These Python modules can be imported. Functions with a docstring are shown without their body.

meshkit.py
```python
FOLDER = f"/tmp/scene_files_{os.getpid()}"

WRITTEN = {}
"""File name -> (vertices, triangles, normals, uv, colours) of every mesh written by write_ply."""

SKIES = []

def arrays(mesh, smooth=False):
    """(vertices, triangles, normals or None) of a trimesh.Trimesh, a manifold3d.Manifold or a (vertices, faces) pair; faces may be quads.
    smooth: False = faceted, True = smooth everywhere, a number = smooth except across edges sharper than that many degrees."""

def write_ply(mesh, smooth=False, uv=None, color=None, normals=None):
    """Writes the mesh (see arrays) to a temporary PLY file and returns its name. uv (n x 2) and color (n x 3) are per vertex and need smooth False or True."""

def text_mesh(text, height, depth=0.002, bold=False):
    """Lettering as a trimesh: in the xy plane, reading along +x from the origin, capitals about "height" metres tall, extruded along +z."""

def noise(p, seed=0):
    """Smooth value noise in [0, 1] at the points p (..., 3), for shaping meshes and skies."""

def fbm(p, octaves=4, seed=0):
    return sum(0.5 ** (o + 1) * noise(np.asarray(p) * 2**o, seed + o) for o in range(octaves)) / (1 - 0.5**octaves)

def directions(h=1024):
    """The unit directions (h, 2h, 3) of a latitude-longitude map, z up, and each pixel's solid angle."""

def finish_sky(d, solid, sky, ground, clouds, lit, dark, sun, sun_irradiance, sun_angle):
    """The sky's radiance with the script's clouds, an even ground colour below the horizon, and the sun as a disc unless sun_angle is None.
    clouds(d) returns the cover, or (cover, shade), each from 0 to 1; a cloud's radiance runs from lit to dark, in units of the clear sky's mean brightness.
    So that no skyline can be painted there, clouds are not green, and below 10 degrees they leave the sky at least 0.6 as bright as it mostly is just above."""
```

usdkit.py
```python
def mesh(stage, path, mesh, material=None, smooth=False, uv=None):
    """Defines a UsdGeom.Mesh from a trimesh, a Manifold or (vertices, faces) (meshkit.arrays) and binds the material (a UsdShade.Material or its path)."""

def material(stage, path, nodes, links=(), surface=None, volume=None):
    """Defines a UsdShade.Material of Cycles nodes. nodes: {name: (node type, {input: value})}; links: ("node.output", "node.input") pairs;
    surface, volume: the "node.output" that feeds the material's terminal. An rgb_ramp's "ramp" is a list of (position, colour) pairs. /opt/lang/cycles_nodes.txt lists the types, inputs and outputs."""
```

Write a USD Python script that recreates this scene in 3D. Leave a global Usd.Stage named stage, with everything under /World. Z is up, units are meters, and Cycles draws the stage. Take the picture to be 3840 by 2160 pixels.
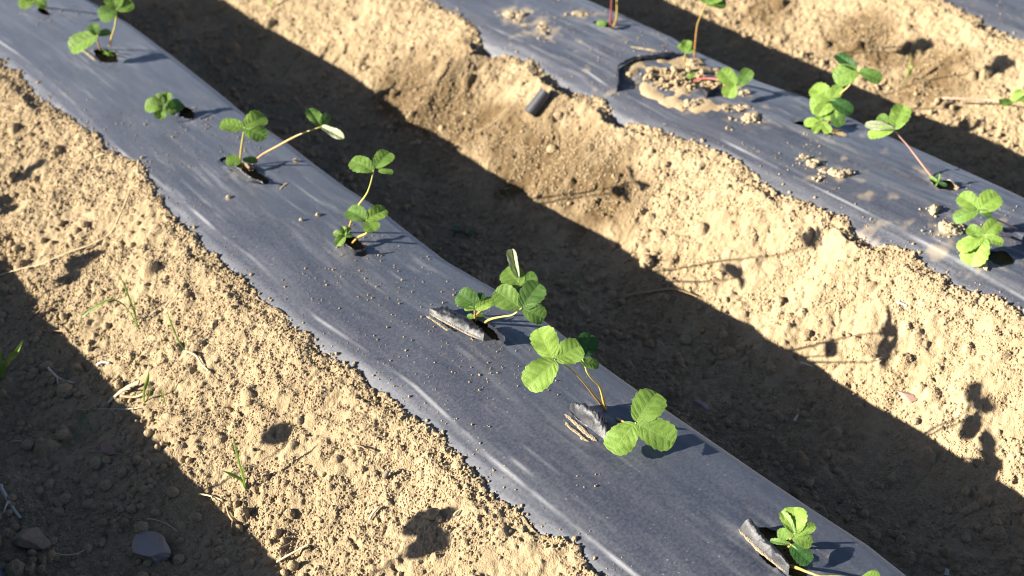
import math, random
import numpy as np, trimesh
import usdkit, meshkit
from pxr import Usd, UsdGeom, UsdLux, UsdShade, Gf, Sdf, Vt
from scipy.spatial import cKDTree
from scipy.ndimage import map_coordinates

stage = Usd.Stage.CreateInMemory()
UsdGeom.SetStageUpAxis(stage, UsdGeom.Tokens.z)
UsdGeom.SetStageMetersPerUnit(stage, 1.0)
UsdGeom.Xform.Define(stage, '/World')
UsdGeom.Scope.Define(stage, '/World/Looks')
T = Sdf.ValueTypeNames

# ------------------------------------------------------------------ camera
EYE = np.array([-.9933, -1.067, 1.1835])
CAM_R, CAM_D, CAM_W = np.array([.7826, -.6225, 0]), np.array([-.3477, -.4372, -.8294]), np.array([.5163, .6491, -.5586])
cam = UsdGeom.Camera.Define(stage, '/World/camera')
cam.CreateFocalLengthAttr(50.0)
cam.CreateHorizontalApertureAttr(36.0)
cam.CreateVerticalApertureAttr(20.25)
cam.CreateClippingRangeAttr(Gf.Vec2f(.05, 500))
cam.CreateFStopAttr(5.0)
cam.CreateFocusDistanceAttr(1.80)
cam.CreateExposureAttr(2.40)
m = np.eye(4); m[0, :3] = CAM_R; m[1, :3] = -CAM_D; m[2, :3] = -CAM_W; m[3, :3] = EYE
cam.AddTransformOp().Set(Gf.Matrix4d(*m.ravel().tolist()))

# ------------------------------------------------------------------ sky and sun
SUN_EL, SUN_AZ = math.radians(18.3), -.42           # height; direction in which shadows run, from +x
SUN = np.array([-math.cos(SUN_AZ) * math.cos(SUN_EL), -math.sin(SUN_AZ) * math.cos(SUN_EL), math.sin(SUN_EL)])
sky = UsdLux.DomeLight.Define(stage, '/World/sky')
skym = usdkit.material(stage, '/World/Looks/sky', {
    's': ('sky_texture', {'sky_type': 'single_scattering', 'sun_disc': False, 'sun_elevation': SUN_EL, 'sun_rotation': math.atan2(SUN[0], SUN[1]), 'air_density': .45, 'aerosol_density': 1.0, 'ozone_density': .6, 'altitude': 1000.}),
    'b': ('background_shader', {'strength': .05})}, [('s.color', 'b.color')], surface='b.background')
UsdShade.MaterialBindingAPI.Apply(sky.GetPrim()).Bind(skym)
sky.GetPrim().SetCustomDataByKey('kind', 'structure')
sun = UsdLux.DistantLight.Define(stage, '/World/sun')
sun.CreateIntensityAttr(1.25); sun.CreateAngleAttr(.5); sun.CreateColorAttr(Gf.Vec3f(1, .93, .80))
sun.GetPrim().CreateAttribute('inputs:normalize', T.Bool).Set(True)
zx = np.cross([0, 0, 1.], SUN); zx /= np.linalg.norm(zx); zy = np.cross(SUN, zx)
m = np.eye(4); m[0, :3] = zx; m[1, :3] = zy; m[2, :3] = SUN
sun.AddTransformOp().Set(Gf.Matrix4d(*m.ravel().tolist()))

# ------------------------------------------------------------------ helpers
taken = {}
def numbered(parent, name):
    k = taken.get((parent, name), 0); taken[(parent, name)] = k + 1
    return f'{parent}/{name}' + (f'_{k:03d}' if k else '')
def say(prim, **kw):
    for k, v in kw.items():
        if v: prim.SetCustomDataByKey(k, v)
    return prim
def obj(name, mesh, mat, parent='/World', smooth=False, uv=None, **kw):
    m = usdkit.mesh(stage, numbered(parent, name), mesh, mat, smooth, uv)
    m.CreateDoubleSidedAttr(True)
    say(m.GetPrim(), **kw)
    return m
def floatvar(m, name, values):
    UsdGeom.PrimvarsAPI(m).CreatePrimvar(name, T.FloatArray, 'vertex').Set(Vt.FloatArray.FromNumpy(np.asarray(values, np.float32)))
def thing(name, **kw):
    x = UsdGeom.Xform.Define(stage, numbered('/World', name))
    say(x.GetPrim(), **kw)
    return str(x.GetPath())
def fbm(x, y, s, octaves=3, seed=0, z=0.0):
    return meshkit.fbm(np.stack([np.asarray(x) * s, np.asarray(y) * s, np.zeros_like(x) + z], -1), octaves, seed) - .5
# ------------------------------------------------------------------ measured places
PLANTS = [{'base': [-0.0163, 1.7322, 0.0],
  'group': 'strawberry plants in the near plastic covered bed',
  'label': 'strawberry seedling cut off by the top left corner',
  'leaves': [{'leaflets': [([-0.0551, 1.6771, 0.05], [-0.086, 1.6839, 0.0472], [-0.2002, -0.5856, 0.7855], 0.8, 0.25, 0.12, 0.7, 8), ([-0.0551, 1.6771, 0.05], [-0.0388, 1.6586, 0.0403], [-0.2002, -0.5856, 0.7855], 0.8, 0.25, 0.12, 0.7, 8), ([-0.0551, 1.6771, 0.05], [-0.0451, 1.6978, 0.068], [-0.2002, -0.5856, 0.7855], 0.8, 0.25, 0.12, 0.7, 8)],
     'r': 0.0014,
     'stalk': [[-0.0025, 1.771, -0.015], [-0.0226, 1.7198, 0.0175], [-0.0551, 1.6771, 0.05]]}]},
 {'base': [-0.0123, 1.4515, 0.0],
  'group': 'strawberry plants in the near plastic covered bed',
  'label': 'strawberry seedling with one tall leaf and a low folded leaf behind a weedy hole',
  'leaves': [{'leaflets': [([-0.022, 1.3367, 0.135], [-0.0567, 1.3413, 0.1282], [-0.2299, -0.5689, 0.7897], 1.0, 0.25, 0.12, 0.45, 8), ([-0.022, 1.3367, 0.135], [0.0099, 1.3337, 0.1421], [-0.2299, -0.5689, 0.7897], 0.92, 0.25, 0.12, 0.45, 8), ([-0.022, 1.3367, 0.135], [-0.0153, 1.3696, 0.1606], [-0.2299, -0.5689, 0.7897], 0.92, 0.25, 0.12, 0.45, 8)],
     'r': 0.0014,
     'stalk': [[-0.0079, 1.4362, 0.0225], [-0.0162, 1.3952, 0.06], [-0.0235, 1.3485, 0.105], [-0.022, 1.3367, 0.135]]},
    {'leaflets': [([-0.0325, 1.4265, 0.055], [-0.0856, 1.4442, 0.0332], [-0.4573, -0.383, 0.8026], 0.75, 0.25, 0.12, 0.6, 8), ([-0.0325, 1.4265, 0.055], [-0.0314, 1.4494, 0.0716], [-0.2181, -0.5661, 0.795], 0.8, 0.25, 0.12, 0.3, 8), ([-0.0325, 1.4265, 0.055], [-0.0018, 1.431, 0.0533], [0.1447, -0.7332, 0.6644], 0.5, 0.25, 0.12, 0.2, 8)],
     'r': 0.0014,
     'stalk': [[-0.0034, 1.4942, -0.015], [-0.0192, 1.4643, 0.02], [-0.0325, 1.4265, 0.055]]}]},
 {'base': [-0.0165, 1.1332, 0.0],
  'group': 'strawberry plants in the near plastic covered bed',
  'label': 'compact crouched strawberry seedling with crinkled leaflets and no visible stalks',
  'leaves': [{'leaflets': [([-0.0491, 1.1296, 0.025], [-0.0762, 1.147, 0.0293], [-0.2497, -0.5809, 0.7748], 0.85, 0.35, 0.12, 0.3, 8), ([-0.0491, 1.1296, 0.025], [-0.0662, 1.116, 0.0093], [-0.2497, -0.5809, 0.7748], 0.8, 0.35, 0.12, 0.3, 8), ([-0.0491, 1.1296, 0.025], [-0.0518, 1.1508, 0.04], [-0.2497, -0.5809, 0.7748], 0.8, 0.35, 0.12, 0.3, 8),
         ([-0.0491, 1.1296, 0.025], [-0.0292, 1.143, 0.0414], [-0.2497, -0.5809, 0.7748], 0.7, 0.35, 0.12, 0.8, 8)],
     'r': 0.0014,
     'stalk': [[-0.0085, 1.1577, -0.015], [-0.0313, 1.1391, 0.005], [-0.0491, 1.1296, 0.025]]},
    {'leaflets': [([-0.0492, 1.1155, 0.02], [-0.0364, 1.1053, 0.0173], [-0.2102, -0.4859, 0.8484], 0.9, 0.25, 0.12, 0.35, 8), ([-0.0492, 1.1155, 0.02], [-0.0134, 1.1248, 0.0237], [0.0913, -0.652, 0.7527], 0.7, 0.25, 0.12, 0.1, 8)], 'r': 0.0014, 'stalk': []}]},
 {'base': [-0.026, 0.8754, 0.0],
  'group': 'strawberry plants in the near plastic covered bed',
  'label': 'strawberry plant with a long brown stalk arching out over the shaded furrow',
  'leaves': [{'leaflets': [([-0.06, 0.7973, 0.12], [-0.0875, 0.8266, 0.1253], [-0.161, -0.3215, 0.9331], 0.75, 0.2, 0.12, 0.4, 8), ([-0.06, 0.7973, 0.12], [-0.0185, 0.8019, 0.1287], [-0.161, -0.3215, 0.9331], 0.8, 0.2, 0.12, 0.4, 8), ([-0.06, 0.7973, 0.12], [-0.0409, 0.7626, 0.1113], [-0.161, -0.3215, 0.9331], 0.85, 0.2, 0.12, 0.4, 8)],
     'r': 0.0014,
     'stalk': [[-0.0203, 0.9022, -0.015], [-0.0378, 0.8685, 0.03], [-0.0454, 0.839, 0.075], [-0.06, 0.7973, 0.12]]},
    {'leaflets': [([0.0578, 0.7568, 0.1], [0.0591, 0.7947, 0.1204], [-0.26, -0.4512, 0.8537], 0.55, 0.5, 0.12, 0.2, 8), ([0.0578, 0.7568, 0.1], [0.0831, 0.773, 0.1117], [0.048, -0.6334, 0.7723], 0.5, 0.5, 0.12, 0.2, 8), ([0.0578, 0.7568, 0.1], [0.0714, 0.7121, 0.094], [-0.4844, -0.2588, 0.8357], 0.32, 0.7, 0.12, 1.6, 8)],
     'r': 0.0014,
     'stalk': [[-0.014, 0.8883, -0.015], [-0.0063, 0.8768, 0.008], [0.0151, 0.831, 0.0482], [0.0371, 0.7763, 0.0885], [0.0578, 0.7568, 0.1]]},
    {'leaflets': [([-0.0368, 0.8703, 0.02], [-0.0572, 0.885, 0.0232], [-0.2705, -0.5478, 0.7917], 0.9, 0.25, 0.12, 0.6, 8)], 'r': 0.0014, 'stalk': []}, {'leaflets': [([-0.0339, 0.8709, 0.02], [-0.0079, 0.8663, 0.0131], [0.1193, -0.554, 0.8239], 0.55, 0.25, 0.12, 0.3, 8)], 'r': 0.0014, 'stalk': []}]},
 {'base': [-0.0154, 0.5692, 0.0],
  'group': 'strawberry plants in the near plastic covered bed',
  'label': 'tall strawberry plant with two leaves one above the other on kinked yellow stalks',
  'leaves': [{'leaflets': [([-0.0386, 0.4517, 0.185], [-0.0541, 0.486, 0.1957], [-0.2423, -0.3855, 0.8903], 0.75, 0.3, 0.12, 0.3, 8), ([-0.0341, 0.4543, 0.1874], [-0.0018, 0.4625, 0.1997], [-0.2423, -0.3855, 0.8903], 0.8, 0.3, 0.12, 0.35, 8), ([-0.0333, 0.4478, 0.1848], [-0.0168, 0.4342, 0.1834], [-0.2423, -0.3855, 0.8903], 0.5, 0.3, 0.12, 0.35, 8)],
     'r': 0.0014,
     'stalk': [[-0.0001, 0.6034, -0.015], [-0.0162, 0.5584, 0.045], [-0.0241, 0.5262, 0.085], [-0.0319, 0.4815, 0.135], [-0.0371, 0.4612, 0.165], [-0.0386, 0.4517, 0.185]]},
    {'leaflets': [([-0.0376, 0.4809, 0.088], [-0.049, 0.5148, 0.0977], [-0.2055, -0.3328, 0.9203], 0.8, 0.25, 0.12, 0.45, 8), ([-0.0376, 0.4809, 0.088], [-0.0023, 0.4813, 0.096], [-0.2055, -0.3328, 0.9203], 0.72, 0.25, 0.12, 0.45, 8), ([-0.0376, 0.4809, 0.088], [-0.0386, 0.4593, 0.08], [-0.2055, -0.3328, 0.9203], 1.15, 0.25, 0.12, 0.45, 8)],
     'r': 0.0014,
     'stalk': [[-0.0106, 0.5783, -0.015], [-0.0134, 0.5486, 0.0159], [-0.0216, 0.5087, 0.0468], [-0.0278, 0.4949, 0.0622], [-0.0376, 0.4809, 0.088]]},
    {'leaflets': [([-0.0306, 0.5596, 0.02], [-0.0484, 0.5565, 0.0116], [-0.2963, -0.5006, 0.8134], 0.8, 0.45, 0.12, 0.5, 8), ([-0.0306, 0.5596, 0.02], [-0.0432, 0.5733, 0.0238], [-0.2963, -0.5006, 0.8134], 0.5, 0.45, 0.12, 0.5, 8), ([-0.0306, 0.5596, 0.02], [-0.0261, 0.5728, 0.0297], [-0.2963, -0.5006, 0.8134], 0.6, 0.45, 0.12, 0.3, 8),
         ([-0.0306, 0.5596, 0.02], [-0.0201, 0.5525, 0.0194], [-0.2963, -0.5006, 0.8134], 0.6, 0.45, 0.12, 0.35, 8), ([-0.0306, 0.5596, 0.02], [-0.017, 0.5649, 0.0282], [-0.2963, -0.5006, 0.8134], 0.5, 0.45, 0.12, 0.5, 8)],
     'r': 0.0014,
     'stalk': []}]},
 {'base': [0.0059, 0.2647, 0.0],
  'group': 'strawberry plants in the near plastic covered bed',
  'label': 'bushy strawberry plant with a pale folded leaflet sticking straight up behind a dark leaf',
  'leaves': [{'leaflets': [([0.0029, 0.1675, 0.0837], [-0.0128, 0.2027, 0.0996], [-0.4232, -0.523, 0.7399], 0.85, 0.22, 0.12, 0.25, 8), ([0.0041, 0.1656, 0.083], [0.0393, 0.1701, 0.1063], [-0.4232, -0.523, 0.7399], 0.82, 0.22, 0.12, 0.25, 8), ([0.0048, 0.164, 0.0823], [0.0221, 0.1379, 0.0737], [-0.4232, -0.523, 0.7399], 0.85, 0.22, 0.12, 0.25, 8)],
     'r': 0.0014,
     'stalk': [[0.0212, 0.2758, -0.015], [0.007, 0.2477, 0.0144], [-0.0044, 0.2202, 0.0389], [-0.0065, 0.193, 0.0585], [-0.0045, 0.1716, 0.0732], [0.0041, 0.1656, 0.083]]},
    {'leaflets': [([-0.0167, 0.2366, 0.0573], [-0.0293, 0.266, 0.0692], [-0.3555, -0.4775, 0.8035], 0.92, 0.25, 0.12, 0.3, 8), ([-0.0224, 0.2353, 0.054], [0.0059, 0.2297, 0.0632], [-0.3555, -0.4775, 0.8035], 0.62, 0.25, 0.12, 0.6, 8), ([-0.0225, 0.2371, 0.055], [-0.0342, 0.2455, 0.0548], [-0.3555, -0.4775, 0.8035], 0.55, 0.25, 0.12, 0.7, 8),
         ([-0.0185, 0.2404, 0.0587], [-0.0015, 0.2446, 0.0688], [-0.3555, -0.4775, 0.8035], 0.6, 0.25, 0.12, 0.1, 8)],
     'r': 0.0014,
     'stalk': [[0.0136, 0.2843, -0.015], [-0.003, 0.2626, 0.02], [-0.0225, 0.2371, 0.055]]},
    {'leaflets': [([0.0211, 0.1869, 0.1013], [0.0147, 0.2145, 0.1176], [-0.4287, -0.5324, 0.7299], 1.05, 0.2, 0.12, 0.35, 8), ([0.023, 0.1957, 0.1086], [0.0355, 0.2288, 0.1342], [-0.6877, -0.2628, 0.6767], 0.3, 0.8, 0.12, 1.7, 8), ([0.0218, 0.1894, 0.1035], [0.0432, 0.1824, 0.111], [-0.4287, -0.5324, 0.7299], 0.9, 0.2, 0.12, 0.1, 8)],
     'r': 0.0014,
     'stalk': [[0.0238, 0.2949, -0.015], [0.0134, 0.277, 0.009], [0.0183, 0.2475, 0.051], [0.0171, 0.2263, 0.081], [0.0207, 0.1923, 0.105]]},
    {'leaflets': [([0.0019, 0.2683, 0.012], [-0.0065, 0.2773, 0.0134], [-0.3287, -0.441, 0.8352], 0.7, 0.25, 0.12, 0.2, 8), ([0.0019, 0.2683, 0.012], [0.0144, 0.2618, 0.0135], [-0.3287, -0.441, 0.8352], 0.6, 0.25, 0.12, 0.2, 8)], 'r': 0.0014, 'stalk': []}]},
 {'base': [0.0117, -0.0085, 0.0],
  'group': 'strawberry plants in the near plastic covered bed',
  'label': 'largest strawberry plant, two of its pale green leaves raised on long bare stalks',
  'leaves': [{'leaflets': [([-0.0594, 0.0256, 0.1086], [-0.0507, 0.0641, 0.1307], [-0.3481, -0.4055, 0.8452], 0.78, 0.22, 0.12, 0.75, 8), ([-0.0568, 0.0221, 0.108], [-0.0216, 0.0148, 0.119], [-0.3481, -0.4055, 0.8452], 0.92, 0.22, 0.12, 0.7, 8), ([-0.0578, 0.0208, 0.107], [-0.1037, 0.0209, 0.0881], [-0.3481, -0.4055, 0.8452], 0.78, 0.22, 0.12, 0.75, 8)],
     'r': 0.0014,
     'stalk': [[0.0252, 0.0029, -0.015], [0.0138, 0.0065, 0.0071], [-0.0027, 0.0082, 0.0342], [-0.024, 0.0097, 0.0686], [-0.0394, 0.0131, 0.0908], [-0.0505, 0.0191, 0.1031], [-0.0577, 0.0229, 0.108]]},
    {'leaflets': [([-0.01, 0.0234, 0.0923], [0.0168, 0.0376, 0.1063], [-0.1364, -0.5545, 0.8209], 0.85, 0.2, 0.12, 0.15, 8), ([-0.0175, 0.0199, 0.0887], [0.0024, 0.0051, 0.082], [-0.1364, -0.5545, 0.8209], 0.62, 0.2, 0.12, 0.2, 8), ([-0.0132, 0.0208, 0.09], [-0.01, 0.0454, 0.1071], [-0.1364, -0.5545, 0.8209], 0.5, 0.2, 0.12, 0.15, 8)],
     'r': 0.0014,
     'stalk': [[0.0241, 0.0069, -0.015], [0.0173, 0.0088, 0.0112], [0.0077, 0.0091, 0.0428], [-0.0021, 0.0099, 0.0564], [-0.01, 0.0108, 0.069], [-0.0132, 0.0122, 0.0774], [-0.0132, 0.0208, 0.09]]},
    {'leaflets': [([0.001, -0.0702, 0.0369], [0.0439, -0.0606, 0.06], [-0.373, -0.3742, 0.849], 0.86, 0.18, 0.12, 0.6, 8), ([-0.0004, -0.0718, 0.0356], [0.0222, -0.1188, 0.0248], [-0.373, -0.3742, 0.849], 0.78, 0.18, 0.12, 0.62, 8), ([-0.0018, -0.0706, 0.0355], [-0.0451, -0.074, 0.0149], [-0.373, -0.3742, 0.849], 0.82, 0.18, 0.12, 0.6, 8)],
     'r': 0.0014,
     'stalk': [[0.0256, 0.0014, -0.015], [0.016, -0.0214, 0.002], [0.0059, -0.0499, 0.019], [-0.0004, -0.0709, 0.036]]}]},
 {'base': [0.0114, -0.3181, 0.0],
  'group': 'strawberry plants in the near plastic covered bed',
  'label': 'low bright strawberry plant over a wide torn hole at the bottom right',
  'leaves': [{'leaflets': [([0.0034, -0.334, 0.04], [0.0214, -0.315, 0.0578], [-0.4565, -0.3357, 0.8239], 0.95, 0.3, 0.12, 0.85, 8), ([0.003, -0.3354, 0.0392], [0.0254, -0.3442, 0.048], [-0.4565, -0.3357, 0.8239], 0.5, 0.3, 0.12, 0.6, 8), ([0.0034, -0.334, 0.04], [-0.0106, -0.3201, 0.0379], [-0.4565, -0.3357, 0.8239], 0.7, 0.3, 0.12, 0.6, 8),
         ([0.0034, -0.334, 0.04], [0.0078, -0.3077, 0.0531], [-0.4565, -0.3357, 0.8239], 0.4, 0.3, 0.12, 0.2, 8), ([0.0, -0.3343, 0.038], [0.0114, -0.3545, 0.0361], [-0.4565, -0.3357, 0.8239], 0.75, 0.3, 0.12, 0.55, 8)],
     'r': 0.0014,
     'stalk': [[0.0242, -0.3086, -0.015], [0.012, -0.321, 0.0125], [0.0034, -0.334, 0.04]]},
    {'leaflets': [([0.0039, -0.3314, 0.02], [0.0063, -0.3597, 0.012], [-0.3821, -0.2819, 0.8801], 0.75, 0.3, 0.12, 0.12, 8), ([0.0039, -0.3314, 0.02], [0.0039, -0.3421, 0.0166], [-0.3821, -0.2819, 0.8801], 0.35, 0.3, 0.12, 0.7, 8), ([0.0039, -0.3314, 0.02], [-0.0095, -0.3107, 0.0208], [-0.3821, -0.2819, 0.8801], 0.3, 0.3, 0.12, 0.1, 8)],
     'r': 0.0014,
     'stalk': [[0.0219, -0.3097, -0.015], [0.0039, -0.3314, 0.02]]},
    {'leaflets': [([0.0246, -0.4177, 0.02], [0.0429, -0.4283, 0.0241], [-0.3298, -0.2104, 0.9203], 0.6, 0.25, 0.12, 0.6, 8), ([0.0246, -0.4177, 0.02], [0.0291, -0.4391, 0.0167], [-0.3298, -0.2104, 0.9203], 0.9, 0.25, 0.12, 0.6, 8), ([0.0246, -0.4177, 0.02], [0.0063, -0.4251, 0.0117], [-0.3298, -0.2104, 0.9203], 0.9, 0.25, 0.12, 0.6, 8)],
     'r': 0.0014,
     'stalk': [[0.0058, -0.3317, -0.015], [-0.0093, -0.355, 0.0095], [-0.012, -0.3683, 0.0165], [-0.0103, -0.3821, 0.02], [0.005, -0.396, 0.02], [0.0246, -0.4177, 0.02]]}]},
 {'base': [0.86, 0.9388, 0.0],
  'group': 'strawberry plants in the far plastic covered bed',
  'label': 'strawberry seedling at the top edge with one red and one olive stalk',
  'leaves': [{'leaflets': [([0.7777, 0.8503, 0.14], [0.7608, 0.8864, 0.1518], [-0.4176, -0.452, 0.7882], 0.92, 0.25, 0.12, 0.5, 8), ([0.7777, 0.8503, 0.14], [0.8074, 0.8546, 0.1582], [-0.4176, -0.452, 0.7882], 0.92, 0.25, 0.12, 0.5, 8), ([0.7777, 0.8503, 0.14], [0.7925, 0.8252, 0.1334], [-0.4176, -0.452, 0.7882], 0.92, 0.25, 0.12, 0.5, 8)],
     'r': 0.0014,
     'stalk': [[0.8713, 0.9511, -0.0072], [0.8452, 0.9221, 0.047], [0.7777, 0.8503, 0.14]]},
    {'leaflets': [([0.7877, 0.8361, 0.15], [0.7853, 0.8687, 0.1673], [-0.4214, -0.4502, 0.7872], 0.92, 0.25, 0.12, 0.4, 8), ([0.7877, 0.8361, 0.15], [0.8223, 0.8297, 0.1649], [-0.4214, -0.4502, 0.7872], 0.92, 0.25, 0.12, 0.4, 8), ([0.7877, 0.8361, 0.15], [0.8061, 0.8107, 0.1453], [-0.4214, -0.4502, 0.7872], 0.92, 0.25, 0.12, 0.4, 8)],
     'r': 0.0014,
     'stalk': [[0.8726, 0.9443, -0.0068], [0.8475, 0.9073, 0.0428], [0.8434, 0.9042, 0.0675], [0.7877, 0.8361, 0.15]]},
    {'leaflets': [([0.8324, 0.9209, 0.015], [0.8187, 0.9358, 0.0165], [-0.4418, -0.481, 0.7572], 0.7, 0.25, 0.12, 0.4, 8), ([0.8324, 0.9209, 0.015], [0.832, 0.933, 0.0225], [-0.4418, -0.481, 0.7572], 0.5, 0.25, 0.12, 0.2, 8)], 'r': 0.0014, 'stalk': []}]},
 {'base': [0.8152, 0.6482, 0.0],
  'group': 'strawberry plants in the far plastic covered bed',
  'label': 'strawberry plant standing in the wide soil filled tear of the far bed',
  'leaves': [{'leaflets': [([0.8311, 0.6483, 0.15], [0.8573, 0.6231, 0.1514], [-0.4447, -0.4181, 0.7921], 0.6, 0.25, 0.12, 0.2, 8), ([0.8311, 0.6483, 0.15], [0.8506, 0.674, 0.1745], [-0.4447, -0.4181, 0.7921], 0.92, 0.25, 0.12, 0.4, 8), ([0.8311, 0.6483, 0.15], [0.869, 0.647, 0.1706], [-0.4447, -0.4181, 0.7921], 0.92, 0.25, 0.12, 0.4, 8)],
     'r': 0.0014,
     'stalk': [[0.879, 0.7135, 0.0048], [0.8672, 0.7024, 0.0675], [0.8398, 0.6648, 0.1252], [0.8311, 0.6483, 0.15]]},
    {'leaflets': [([0.7688, 0.6323, 0.075], [0.77, 0.6511, 0.0853], [-0.4283, -0.413, 0.8038], 0.7, 0.25, 0.12, 0.6, 8), ([0.7688, 0.6323, 0.075], [0.7842, 0.6469, 0.0907], [-0.4283, -0.413, 0.8038], 0.8, 0.25, 0.12, 0.6, 8), ([0.7688, 0.6323, 0.075], [0.7851, 0.6277, 0.0813], [-0.4283, -0.413, 0.8038], 0.85, 0.25, 0.12, 0.6, 8)],
     'r': 0.0014,
     'stalk': [[0.8397, 0.6989, -0.015], [0.8075, 0.6701, 0.03], [0.7688, 0.6323, 0.075]]},
    {'leaflets': [([0.803, 0.5327, 0.035], [0.7973, 0.5683, 0.0554], [-0.5408, -0.4816, 0.6897], 0.8, 0.25, 0.12, 0.6, 8), ([0.8067, 0.5278, 0.0344], [0.8359, 0.5306, 0.0593], [-0.5408, -0.4816, 0.6897], 0.7, 0.25, 0.12, 0.6, 8), ([0.8022, 0.5373, 0.0375], [0.7826, 0.531, 0.0178], [-0.5408, -0.4816, 0.6897], 1.05, 0.25, 0.12, 0.7, 8)],
     'r': 0.0014,
     'stalk': [[0.8102, 0.6449, 0.0], [0.8092, 0.6189, 0.015], [0.8088, 0.5882, 0.025], [0.8036, 0.5566, 0.0325], [0.803, 0.5327, 0.035]]},
    {'leaflets': [([0.8001, 0.641, 0.01], [0.797, 0.6526, 0.0148], [-0.461, -0.439, 0.7712], 0.7, 0.25, 0.12, 0.7, 8), ([0.8001, 0.641, 0.01], [0.8097, 0.6464, 0.0189], [-0.461, -0.439, 0.7712], 0.6, 0.25, 0.12, 0.5, 8)], 'r': 0.0014, 'stalk': []}]},
 {'base': [0.8437, 0.35, 0.0],
  'group': 'strawberry plants in the far plastic covered bed',
  'label': 'strawberry plant with pale leaflets stacked below a raised leaf with a dark folded leaflet',
  'leaves': [{'leaflets': [([0.8779, 0.3242, 0.1205], [0.8431, 0.3456, 0.1078], [-0.5171, -0.3832, 0.7653], 0.95, 0.25, 0.12, 0.45, 8), ([0.8794, 0.321, 0.12], [0.8952, 0.2847, 0.1125], [-0.5171, -0.3832, 0.7653], 0.6, 0.25, 0.12, 0.15, 8), ([0.877, 0.3265, 0.1212], [0.8713, 0.3692, 0.1387], [-0.5171, -0.3832, 0.7653], 0.5, 0.5, 0.12, 0.05, 8)],
     'r': 0.0014,
     'stalk': [[0.8776, 0.3725, -0.015], [0.8708, 0.3545, 0.0525], [0.8686, 0.3439, 0.0728], [0.8732, 0.3351, 0.0862], [0.8794, 0.321, 0.12]]},
    {'leaflets': [([0.8531, 0.3526, 0.06], [0.8429, 0.3904, 0.0756], [-0.5724, -0.4401, 0.6919], 0.85, 0.25, 0.12, 0.65, 8), ([0.8531, 0.3526, 0.06], [0.8756, 0.354, 0.0796], [-0.5724, -0.4401, 0.6919], 0.8, 0.25, 0.12, 0.6, 8), ([0.8531, 0.3526, 0.06], [0.8666, 0.3137, 0.0465], [-0.5724, -0.4401, 0.6919], 0.6, 0.25, 0.12, 0.05, 8)],
     'r': 0.0014,
     'stalk': [[0.8767, 0.3733, -0.015], [0.8704, 0.3645, 0.0225], [0.8531, 0.3526, 0.06]]},
    {'leaflets': [([0.8604, 0.3461, 0.0564], [0.827, 0.3766, 0.0471], [-0.6015, -0.4605, 0.6528], 0.9, 0.25, 0.12, 0.75, 8), ([0.8512, 0.3424, 0.0452], [0.847, 0.3188, 0.0248], [-0.6015, -0.4605, 0.6528], 0.8, 0.25, 0.12, 0.05, 8), ([0.8524, 0.3575, 0.057], [0.8328, 0.3453, 0.0304], [-0.6015, -0.4605, 0.6528], 1.2, 0.25, 0.12, 0.75, 8)],
     'r': 0.0014,
     'stalk': [[0.8737, 0.3691, -0.015], [0.8626, 0.3565, 0.015], [0.8497, 0.3441, 0.045]]},
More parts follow.
